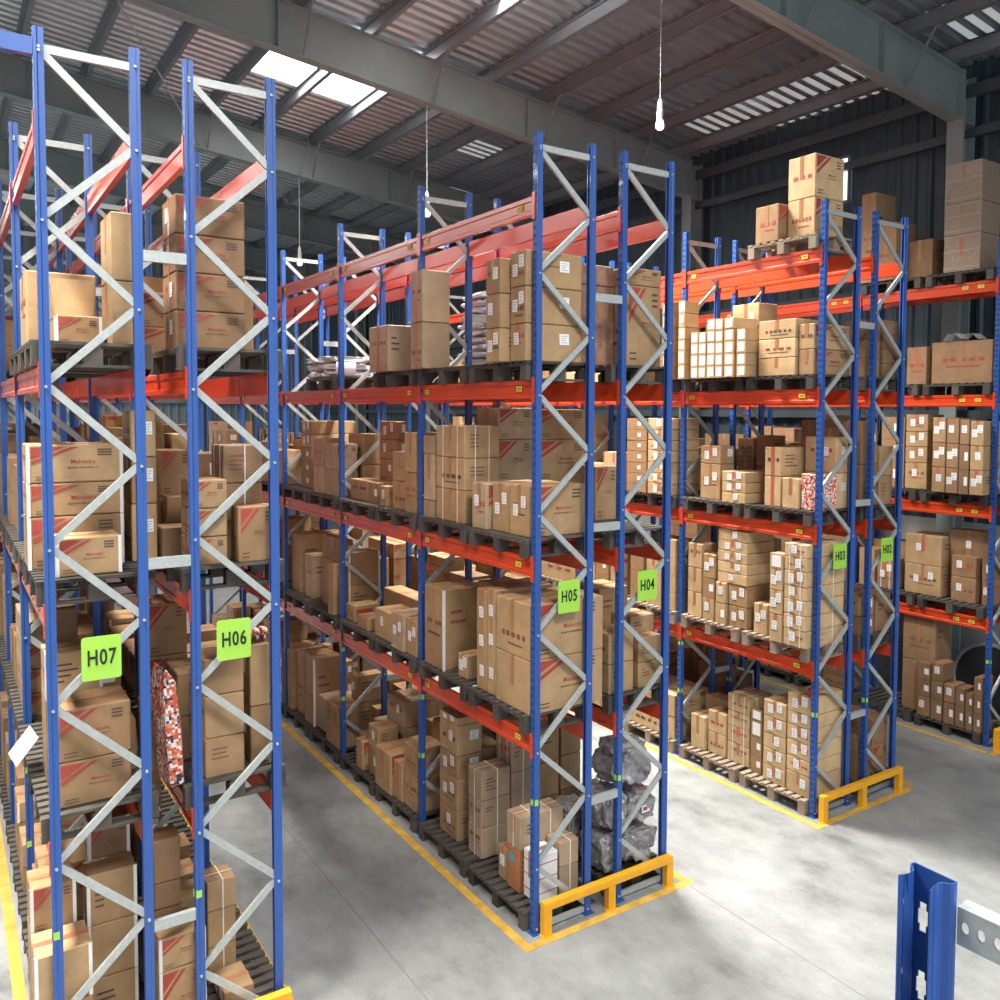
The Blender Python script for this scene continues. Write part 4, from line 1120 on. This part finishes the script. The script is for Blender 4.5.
if STUFF_BOXES.v:
    o = STUFF_BOXES.build('carton_stock', STUFF_MATS); tag(o, 'small far cartons glimpsed deep inside the racks behind the front boxes', 'cartons', None, 'stuff')

# pallets below every loaded half bay
LOAD = [
    (7,0,0,0), (7,0,0,1), (7,1,0,0), (7,1,0,1), (7,2,0,0), (7,2,0,1), (7,3,0,1), (7,0,1,0), (7,0,1,1), (7,1,1,0),
    (7,1,1,1), (7,2,1,0), (7,2,1,1), (7,3,1,0), (7,0,2,0), (7,0,2,1), (7,1,2,0), (7,1,2,1), (7,2,2,0), (7,2,2,1),
    (7,3,2,0), (7,4,2,1), (7,0,3,0), (7,0,3,1), (7,2,3,1), (7,3,3,0), (6,0,0,0), (6,0,0,1), (6,1,0,0), (6,1,0,1),
    (6,2,0,0), (6,0,1,0), (6,0,1,1), (6,1,1,0), (6,1,1,1), (6,2,1,0), (6,2,1,1), (6,3,1,0), (6,0,2,0), (6,0,2,1),
    (6,1,2,0), (6,1,2,1), (6,2,2,0), (6,2,2,1), (6,3,2,1), (6,0,3,0), (6,1,3,0), (6,2,3,1), (6,3,3,0), (5,0,0,0),
    (5,0,0,1), (5,1,0,0), (5,1,0,1), (5,2,0,0), (5,2,0,1), (5,3,0,0), (5,3,0,1), (5,4,0,0), (5,4,0,1), (5,0,1,0),
    (5,0,1,1), (5,1,1,0), (5,1,1,1), (5,2,1,0), (5,2,1,1), (5,3,1,0), (5,3,1,1), (5,0,2,0), (5,0,2,1), (5,1,2,0),
    (5,1,2,1), (5,2,2,0), (5,2,2,1), (5,3,2,0), (5,3,2,1), (5,4,2,1), (5,0,3,0), (5,0,3,1), (5,1,3,0), (5,2,3,0),
    (4,0,0,0), (4,0,0,1), (4,1,0,0), (4,2,0,0), (4,3,0,0), (4,3,0,1), (4,4,0,0), (4,0,1,0), (4,0,1,1), (4,1,1,0),
    (4,1,1,1), (4,2,1,1), (4,3,1,0), (4,3,1,1), (4,4,1,0), (4,0,2,0), (4,0,2,1), (4,3,2,1), (4,4,2,0), (4,4,2,1),
    (4,0,3,0), (4,1,3,0), (3,0,0,0), (3,0,0,1), (3,1,0,0), (3,1,0,1), (3,0,1,0), (3,0,1,1), (3,1,1,0), (3,1,1,1),
    (3,2,1,0), (3,2,1,1), (3,3,1,0), (3,0,2,0), (3,0,2,1), (3,1,2,0), (3,1,2,1), (3,2,2,0), (3,3,2,1), (3,0,3,0),
    (3,0,3,1), (3,1,3,0), (3,1,3,1), (3,2,3,0), (3,3,3,1), (3,0,4,0), (2,0,0,0), (2,0,0,1), (2,1,0,0), (2,1,0,1),
    (2,0,1,0), (2,0,1,1), (2,1,1,0), (2,0,2,0), (2,0,2,1), (2,1,2,0), (2,0,3,0), (2,1,3,0), (2,1,3,1), (1,0,0,0),
    (1,0,0,1), (1,1,0,0), (1,1,0,1), (1,2,0,0), (1,2,0,1), (1,0,1,0), (1,0,1,1), (1,1,1,0), (1,1,1,1), (1,2,1,1),
    (1,0,2,0), (1,0,2,1), (1,1,2,0), (1,1,2,1), (1,2,2,0), (1,2,2,1), (1,0,3,0), (1,0,3,1), (1,0,4,0), (1,0,4,1),
]
for n, (row, bay, lv, j) in enumerate(LOAD):
    x0, x1 = pal_x(row); y0, y1 = pal_y(row, bay, j)
    lab = 'slatted %s pallet, %s in %s, %s, %s' % ('pale wooden' if row in (3,) and lv in (0, 1, 4) else 'dark grimy', ('nearer the front' if j == 0 else 'nearer the rear'), BAYN[bay], LVN[lv], 'rack ' + ROWS[row][0] if ROWS[row][0] else 'wall rack')
    pallet(x0, x1, y0, y1, BEAM_TOP[lv] + .0005, lab, row == 3 and lv in (0, 1, 4))

# ------------------------------------------------------------------ sacks, bags and odd goods
def lumpy(name, mat, loc, size, seed, parent=None, amp=.18, sub=4, rz=0, flat=.5):
    bm = bmesh.new(); bmesh.ops.create_icosphere(bm, subdivisions=sub, radius=1)
    for v in bm.verts:
        p = v.co.copy(); q = Vector([math.copysign(abs(c) ** flat, c) for c in p]); q = q.normalized() * (p.length * .5 + .5 * q.length) if False else q
        q *= 1 / max(1, q.length / 1.25)
        n1 = noise.noise(p * 1.7 + Vector((seed * 3.1, seed, 0))); n2 = noise.noise(p * 5 + Vector((seed, 7, seed)))
        n3 = abs(noise.noise(p * 9 + Vector((0, seed * 2, 3))))
        q *= 1 + amp * n1 + amp * .45 * n2 - amp * .35 * n3
        v.co = Vector((q.x * size[0], q.y * size[1], q.z * size[2]))
    lo = [min(v.co[k] for v in bm.verts) for k in range(3)]; hi = [max(v.co[k] for v in bm.verts) for k in range(3)]
    for v in bm.verts:                                         # size is the exact half extent
        v.co = Vector([((v.co[k] - lo[k]) / (hi[k] - lo[k]) * 2 - (1 if k < 2 else 0)) * size[k] for k in range(3)])
    me = bpy.data.meshes.new(name); bm.to_mesh(me); bm.free(); me.materials.append(mat)
    me.polygons.foreach_set('use_smooth', [True] * len(me.polygons))
    o = bpy.data.objects.new(name, me); o.location = loc; o.rotation_euler = (0, 0, rz)
    return link(o, parent)
rnd = random.Random(5)
z = BEAM_TOP[3] + PALLET_H + .004
for k in range(11):
    o = lumpy('plastic_sack', M['sack'], (1.36 + rnd.uniform(-.03, .03), 3.12 + rnd.uniform(-.03, .03), z), (.30, .38, .049), k, amp=.3, rz=rnd.uniform(-.2, .2), flat=.4)
    tag(o, 'flat white plastic sack, %s in the tall sack stack, third shelf, rack H04' % ('bottom' if k == 0 else 'top' if k == 10 else ORD[k]), 'sack', 'white sacks stacked on a pallet'); z += .099
z = BEAM_TOP[3] + PALLET_H + .004
for k in range(6):
    o = lumpy('plastic_sack', M['sack'], (.38 + rnd.uniform(-.03, .03), 5.80 + (k % 2) * .62 + rnd.uniform(-.01, .01), z + (k // 2) * .112), (.36, .29, .055), k + 20, amp=.35, flat=.45)
    tag(o, 'slack white sack, %s layer of the %s low heap, third shelf, rack H05' % (('bottom', 'middle', 'top')[k // 2], ('front', 'rear')[k % 2]), 'sack', 'white sacks heaped low')
o = bpy.data.objects.new('paper_roll', None)
b = MB(); b.cyl((0, -.14, 0), (0, .14, 0), .11, 20); b.cyl((0, -.142, 0), (0, .142, 0), .03, 12, 1)
o = b.build('film_roll', [M['plug'], M['tape']]); o.location = (.20, 5.28, BEAM_TOP[3] + PALLET_H + .11); o.rotation_euler = (0, 0, 1.2); tag(o, 'white film roll lying on its side before the white sacks', 'roll')

# grey bags of loose parts at the foot of H04
GB = [((1.21, .38, .194), (.165, .28, .22)), ((1.62, .40, .194), (.235, .30, .22)), ((1.22, .98, .194), (.20, .26, .28)), ((1.27, .40, .640), (.20, .29, .22)), ((1.67, .42, .640), (.19, .30, .20)),
      ((1.55, .44, 1.085), (.28, .28, .23)), ((1.66, .99, .194), (.20, .25, .32))]
GN = ['bottom bag behind the short spacer', 'bottom bag beside the aisle post', 'rear bag nearer rack H05', 'middle bag with a white ticket', 'middle bag beside the aisle post', 'peaked top bag', 'rear bag nearer the bright aisle']
for k, (p, sz) in enumerate(GB):
    o = lumpy('plastic_bag', M['greysack'], p, sz, k + 40, amp=.30, flat=.48, sub=5)
    tag(o, 'bulging grey plastic bag, %s, floor of rack H04' % GN[k], 'bag', 'grey plastic bags heaped under H04')
    if k in (3, 4):
        b = MB(); b.box(-.06, .06, -.002, 0, -.04, .04); b.box(-.04, .02, -.0028, -.002, -.02, .02, 1); q = b.build('paper_ticket', [M['paper'], M['print_red']], o, loc=(.0, -sz[1] * .93, sz[2] * .9)); q.rotation_euler = (-.1, 0, 0)

# patterned wrap leaning between the H07 and H06 goods, first shelf
b = MB(); b.prism([(-.055, 0), (.055, 0), (.065, .40), (.05, .86), (-.02, .98), (-.055, .80)], 'y', -.16, .16)
o = b.build('wrapped_bundle', M['pattern'], bevel=.012); o.location = (-3.265, .46, BEAM_TOP[1] + PALLET_H + .002); o.rotation_euler = (0, -.06, .12)
tag(o, 'red, white and navy patterned bundle leaning upright on the first shelf behind the H06 post', 'bundle')
# red and white bags on the cartons below the H06 sign
for k in range(3):
    o = lumpy('printed_bag', M['pattern'], (-2.615 + .068 * k, .54, 3.272), (.033, .08, .055), k + 70, amp=.2, sub=3)
    tag(o, 'small red and white bag, %s of three on the carton beside the H06 sign' % ('first', 'second', 'third')[k], 'bag', 'printed bags beside the H06 sign')
# small red can on the H03 floor stack
b = MB(); b.lathe([(0, 0), (.04, 0), (.045, .01), (.045, .09), (.038, .10), (0, .10)], 16)
o = b.build('paint_can', M['red_can'], smooth=False); o.location = (4.62, .22, 1.546); tag(o, 'small red can on the top carton beside the H03 end post', 'can')
CAN = o
# drum reel standing behind the labelled boxes of the wall rack
r = empty('cable_reel', (9.95, .62, 0)); tag(r, 'large round dark reel with a pale rim standing against the wall behind the labelled cartons', 'reel')
b = MB()
for k in range(40):
    a0 = 2 * PI * k / 40; a1 = 2 * PI * (k + 1) / 40
    b.cyl((-.10, math.cos(a0) * .66, .7 + math.sin(a0) * .66), (-.10, math.cos(a1) * .66, .7 + math.sin(a1) * .66), .035, 8)
b.build('rim', M['zinc'], r)
b = MB(); b.cyl((-.08, 0, .7), (-.04, 0, .7), .65, 40); b.cyl((-.11, 0, .7), (-.08, 0, .7), .14, 20); b.build('flange', M['rubber'], r)
b = MB(); b.cyl((-.04, 0, .7), (.22, 0, .7), .36, 32); b.build('hub', M['rubber'], r)
# folded clear sheet on the wall-rack carton
b = MB()
pts = [(0, .0), (.10, .09), (.20, .10), (.30, .02), (.40, .11), (.52, .10), (.60, .0)]
for (ya, za), (yb_, zc) in zip(pts, pts[1:]): b.face([(0, ya, za), (0, yb_, zc), (.26, yb_, zc + .01), (.26, ya, za + .01)]); b.face([(0, ya, za + .004), (.26, ya, za + .014), (.26, yb_, zc + .014), (0, yb_, zc + .004)])
mfilm, nt, pb = nodes('clear_film'); pb.inputs['Base Color'].default_value = (.7, .72, .74, 1); pb.inputs['Alpha'].default_value = .35; pb.inputs['Roughness'].default_value = .1
o = b.build('plastic_sheet', mfilm, fix=False); o.location = (8.80, .42, BEAM_TOP[3] + PALLET_H + .698); tag(o, 'crumpled clear plastic sheet on the large carton, third shelf of the wall rack', 'sheet')
# white sheet of cardboard sticking out of H07
b = MB(); b.box(-.13, .13, -.18, .18, 0, .008); o = b.build('card_sheet', M['white'], bevel=.002); o.location = (-4.255, 1.30, 2.45); o.rotation_euler = (.0, -.9, .1)
SHEET = o; tag(o, 'white card sheet sticking out of rack H07 into the aisle', 'card')
# coiled dark cable hung with a red strap under the second shelf beam
r = empty('cable_coil', (.13, 2.72, 3.50)); tag(r, 'dark cable coil with a red strap hanging below the second shelf beam of rack H05', 'cable coil')
b = MB()
for q in range(3):
    for k in range(24):
        a0 = 2 * PI * k / 24; a1 = 2 * PI * (k + 1) / 24; rr = .13 + .012 * q
        b.cyl((.012 * q, math.cos(a0) * rr, math.sin(a0) * rr), (.012 * q, math.cos(a1) * rr, math.sin(a1) * rr), .012, 6)
b.build('coil', M['rubber'], r)
b = MB(); b.box(-.012, .03, -.02, .02, .10, .145); b.box(-.02, .0, -.32, .02, -.16, -.12); b.build('red_strap', M['orange'], r)

# ------------------------------------------------------------------ hanging lamps
b = MB(); b.lathe([(.0, .0), (.030, .002), (.044, .02), (.047, .05), (.040, .085), (.034, .10)], 16); 
M['bulb'] = emit('lit_lamp', (1, .97, .92), 1.6)
LAMP = b.mesh('bulb', M['bulb'], smooth=True)
b = MB(); b.lathe([(.034, .10), (.036, .101), (.036, .20), (.030, .21), (.028, .29), (.012, .33), (0, .34)], 16); SOCK = b.mesh('socket', M['socket'])
LAMPS = [((4.925, 3.68, 9.87), None, 'bare lamp on a plain cord hanging high above the aisle beside racks H04 and H03'),
         ((3.27, 8.70, 9.15), (.0, 0, 2.40), 'bare lamp hanging from the rafter behind the tops of rack H05'),
         ((3.06, 15.6, 9.08), (-.35, 0, 2.3), 'bare lamp hanging farthest back above rack H06')]
for p, hook, lab in LAMPS:
    r = empty('pendant_lamp', p); tag(r, lab, 'lamp', 'bare lamps hanging on cords')
    for q in (inst('bulb', LAMP, r), inst('socket', SOCK, r)): q.scale = (1.5, 1.5, 1.5)
    b = MB(); top = (zb(p[0]) + RD + PD - .02) - p[2]
    if hook is None: b.tube([(0, 0, .50), (0, 0, top)], .006)
    else:
        b.tube([(0, 0, .50), (0, 0, hook[2]), (-.03, -.16, hook[2] + .10), (.06, -.17, hook[2] + .18), (.22, -.16, top - p[0] * 0 - .30), (.15, -.2, top - .05)], .009)
    b.build('cord', M['cable'], r)

# ------------------------------------------------------------------ rack top in the foreground
FGH = 4.293
fg = empty('rack_frame', (-3.0204, -6.0809, 0)); tag(fg, 'blue rack post close to the viewer with a punched galvanised strut at its top', 'rack frame')
def omega_post():
    """open upright: slotted web at x = 0, flanges stepping in towards the lips at -x"""
    bm = bmesh.new(); H = FGH; vs = {}
    def V(x, y, z):
        k = (round(x, 4), round(y, 4), round(z, 4))
        if k not in vs: vs[k] = bm.verts.new(k)
        return vs[k]
    zs = [0]; z = H - .08 - .155 * 9
    tops = []
    while z < H - .05:
        zs += [z - .066, z - .050, z - .016, z]; tops.append(z); z += .155
    zs.append(H); zs = sorted(set(round(q, 4) for q in zs))
    yc = [0, -.013, -.017, -.033, -.037, -.063, -.067, -.083, -.087, -.1]
    def slot(y0, y1, zm):
        for t in tops:
            if t - .066 < zm < t and (y0, y1) in ((-.017, -.033), (-.067, -.083)): return True
            if t - .050 < zm < t - .016 and (-.013 >= y0 >= -.033 or -.063 >= y0 >= -.083): return True    # wider waist
        return False
    for a, c in zip(zs, zs[1:]):
        for y0, y1 in zip(yc, yc[1:]):
            if slot(y0, y1, (a + c) / 2): continue
            bm.faces.new((V(0, y0, a), V(0, y1, a), V(0, y1, c), V(0, y0, c)))
    fl = [(0, 0), (-.012, .001), (-.020, -.003), (-.030, -.015), (-.038, -.019), (-.055, -.021), (-.068, -.016), (-.079, -.0150)]
    for mir in (0, 1):
        for k, (a, c) in enumerate(zip(fl, fl[1:])):
            ya, yb_ = (a[1], c[1]) if not mir else (-.1 - a[1], -.1 - c[1])
            if k == 0: bm.faces.new([V(a[0], ya, z_) for z_ in zs] + [V(c[0], yb_, H), V(c[0], yb_, 0)])
            elif k == 5:                                  # lip strip with small round bolt holes near the top
                zz = [0]; 
                for t in tops: zz += [t + .006, t + .032]
                zz = sorted(q for q in zz if q < H - .01) + [H]
                hole = {round(t + .006, 4) for t in tops}
                xm, ym = (a[0] + c[0]) / 2, (ya + yb_) / 2
                for z0, z1 in zip(zz, zz[1:]):
                    if round(z0, 4) in hole:
                        # a hexagonal hole cut in the strip
                        q = [(a[0], ya, z0), (c[0], yb_, z0), (c[0], yb_, z1), (a[0], ya, z1)]; zc = (z0 + z1) / 2
                        r_ = [(a[0] * .75 + c[0] * .25, ya * .75 + yb_ * .25, zc - .008), (a[0] * .25 + c[0] * .75, ya * .25 + yb_ * .75, zc - .008), (a[0] * .25 + c[0] * .75, ya * .25 + yb_ * .75, zc + .008), (a[0] * .75 + c[0] * .25, ya * .75 + yb_ * .25, zc + .008)]
                        for i in range(4):
                            j = (i + 1) % 4; bm.faces.new((V(*q[i]), V(*q[j]), V(*r_[j]), V(*r_[i])))
                    else: bm.faces.new((V(a[0], ya, z0), V(c[0], yb_, z0), V(c[0], yb_, z1), V(a[0], ya, z1)))
            else: bm.faces.new((V(a[0], ya, 0), V(c[0], yb_, 0), V(c[0], yb_, H), V(a[0], ya, H)))
    bmesh.ops.recalc_face_normals(bm, faces=bm.faces)
    bmesh.ops.solidify(bm, geom=bm.faces[:], thickness=.003)
    me = bpy.data.meshes.new('post'); bm.to_mesh(me); bm.free(); me.materials.append(M['blue'])
    return me
OP = omega_post()
inst('post', OP, fg); inst('post', OP, fg, (0, -1.35, 0))
def punched_strut(L, h=.074, d=.042, t=.004):
    """C channel along -y, its punched web at x = 0, flanges towards +x"""
    b = MB(); cells = []
    y = 0.; k = 0
    while y < L - .06:
        cells.append((y, y + .008, 0)); cells.append((y + .008, y + .026, 1)); cells.append((y + .026, y + .034, 0)); y += .034
    cells.append((y, L, 0))
    for x, s_ in ((0, 1), (t, -1)):
        for y0, y1, hole in cells:
            z0, z1, zm = 0, h, h / 2
            if not hole: b.face([(x, -y0, z0), (x, -y1, z0), (x, -y1, z1), (x, -y0, z1)][::s_])
            else:
                ym = (y0 + y1) / 2; ry, rz = .0085, .013
                ring = [(x, -(ym + ry * math.cos(a)), zm + rz * math.sin(a)) for a in [PI / 4 + PI / 8 * i for i in range(16)]]
                cor = [(x, -y1, z1), (x, -y0, z1), (x, -y0, z0), (x, -y1, z0)]
                for q in range(4):
                    seg = [ring[(q * 4 + i) % 16] for i in range(5)]
                    b.face(([cor[q]] + [cor[(q + 1) % 4]] + seg[::-1])[::s_])
    b.box(0, d, -L, 0, h, h + t); b.box(0, d, -L, 0, -t, 0)
    return b
o = punched_strut(1.25).build('strut', M['zinc'], fg, loc=(-.004, -.104, FGH - .128), fix=False); o.rotation_euler = (0, 0, .04)

# ------------------------------------------------------------------ daylight
W = bpy.data.worlds.new('World'); SC.world = W; W.use_nodes = True
bg = W.node_tree.nodes['Background']; bg.inputs[0].default_value = (.82, .90, 1, 1); bg.inputs[1].default_value = 1.1

# ------------------------------------------------------------------ camera
cam = bpy.data.cameras.new('camera'); co = bpy.data.objects.new('camera', cam); COL.objects.link(co)
yaw, pitch, roll = math.radians(34.878), math.radians(-2.780), math.radians(.3216)
f = Vector((math.sin(yaw) * math.cos(pitch), math.cos(yaw) * math.cos(pitch), math.sin(pitch)))
r0 = Vector((math.cos(yaw), -math.sin(yaw), 0)); u0 = r0.cross(f)
r_ = r0 * math.cos(roll) + u0 * math.sin(roll); u_ = -r0 * math.sin(roll) + u0 * math.cos(roll)
mw = Matrix((r_, u_, -f)).transposed().to_4x4(); mw.translation = (-4.768, -7.169, 5.283)
co.matrix_world = mw
cam.sensor_fit = 'HORIZONTAL'; cam.sensor_width = 36; cam.lens = 36 * .8749
cam.shift_x = -.0503; cam.shift_y = -.0453
cam.clip_start = .05; cam.clip_end = 200
SC.camera = co
SC.view_settings.view_transform = 'Standard'; SC.view_settings.look = 'None'
SC.view_settings.exposure = 0.0; SC.view_settings.gamma = 1
SC.cycles.max_bounces = 6; SC.cycles.diffuse_bounces = 2
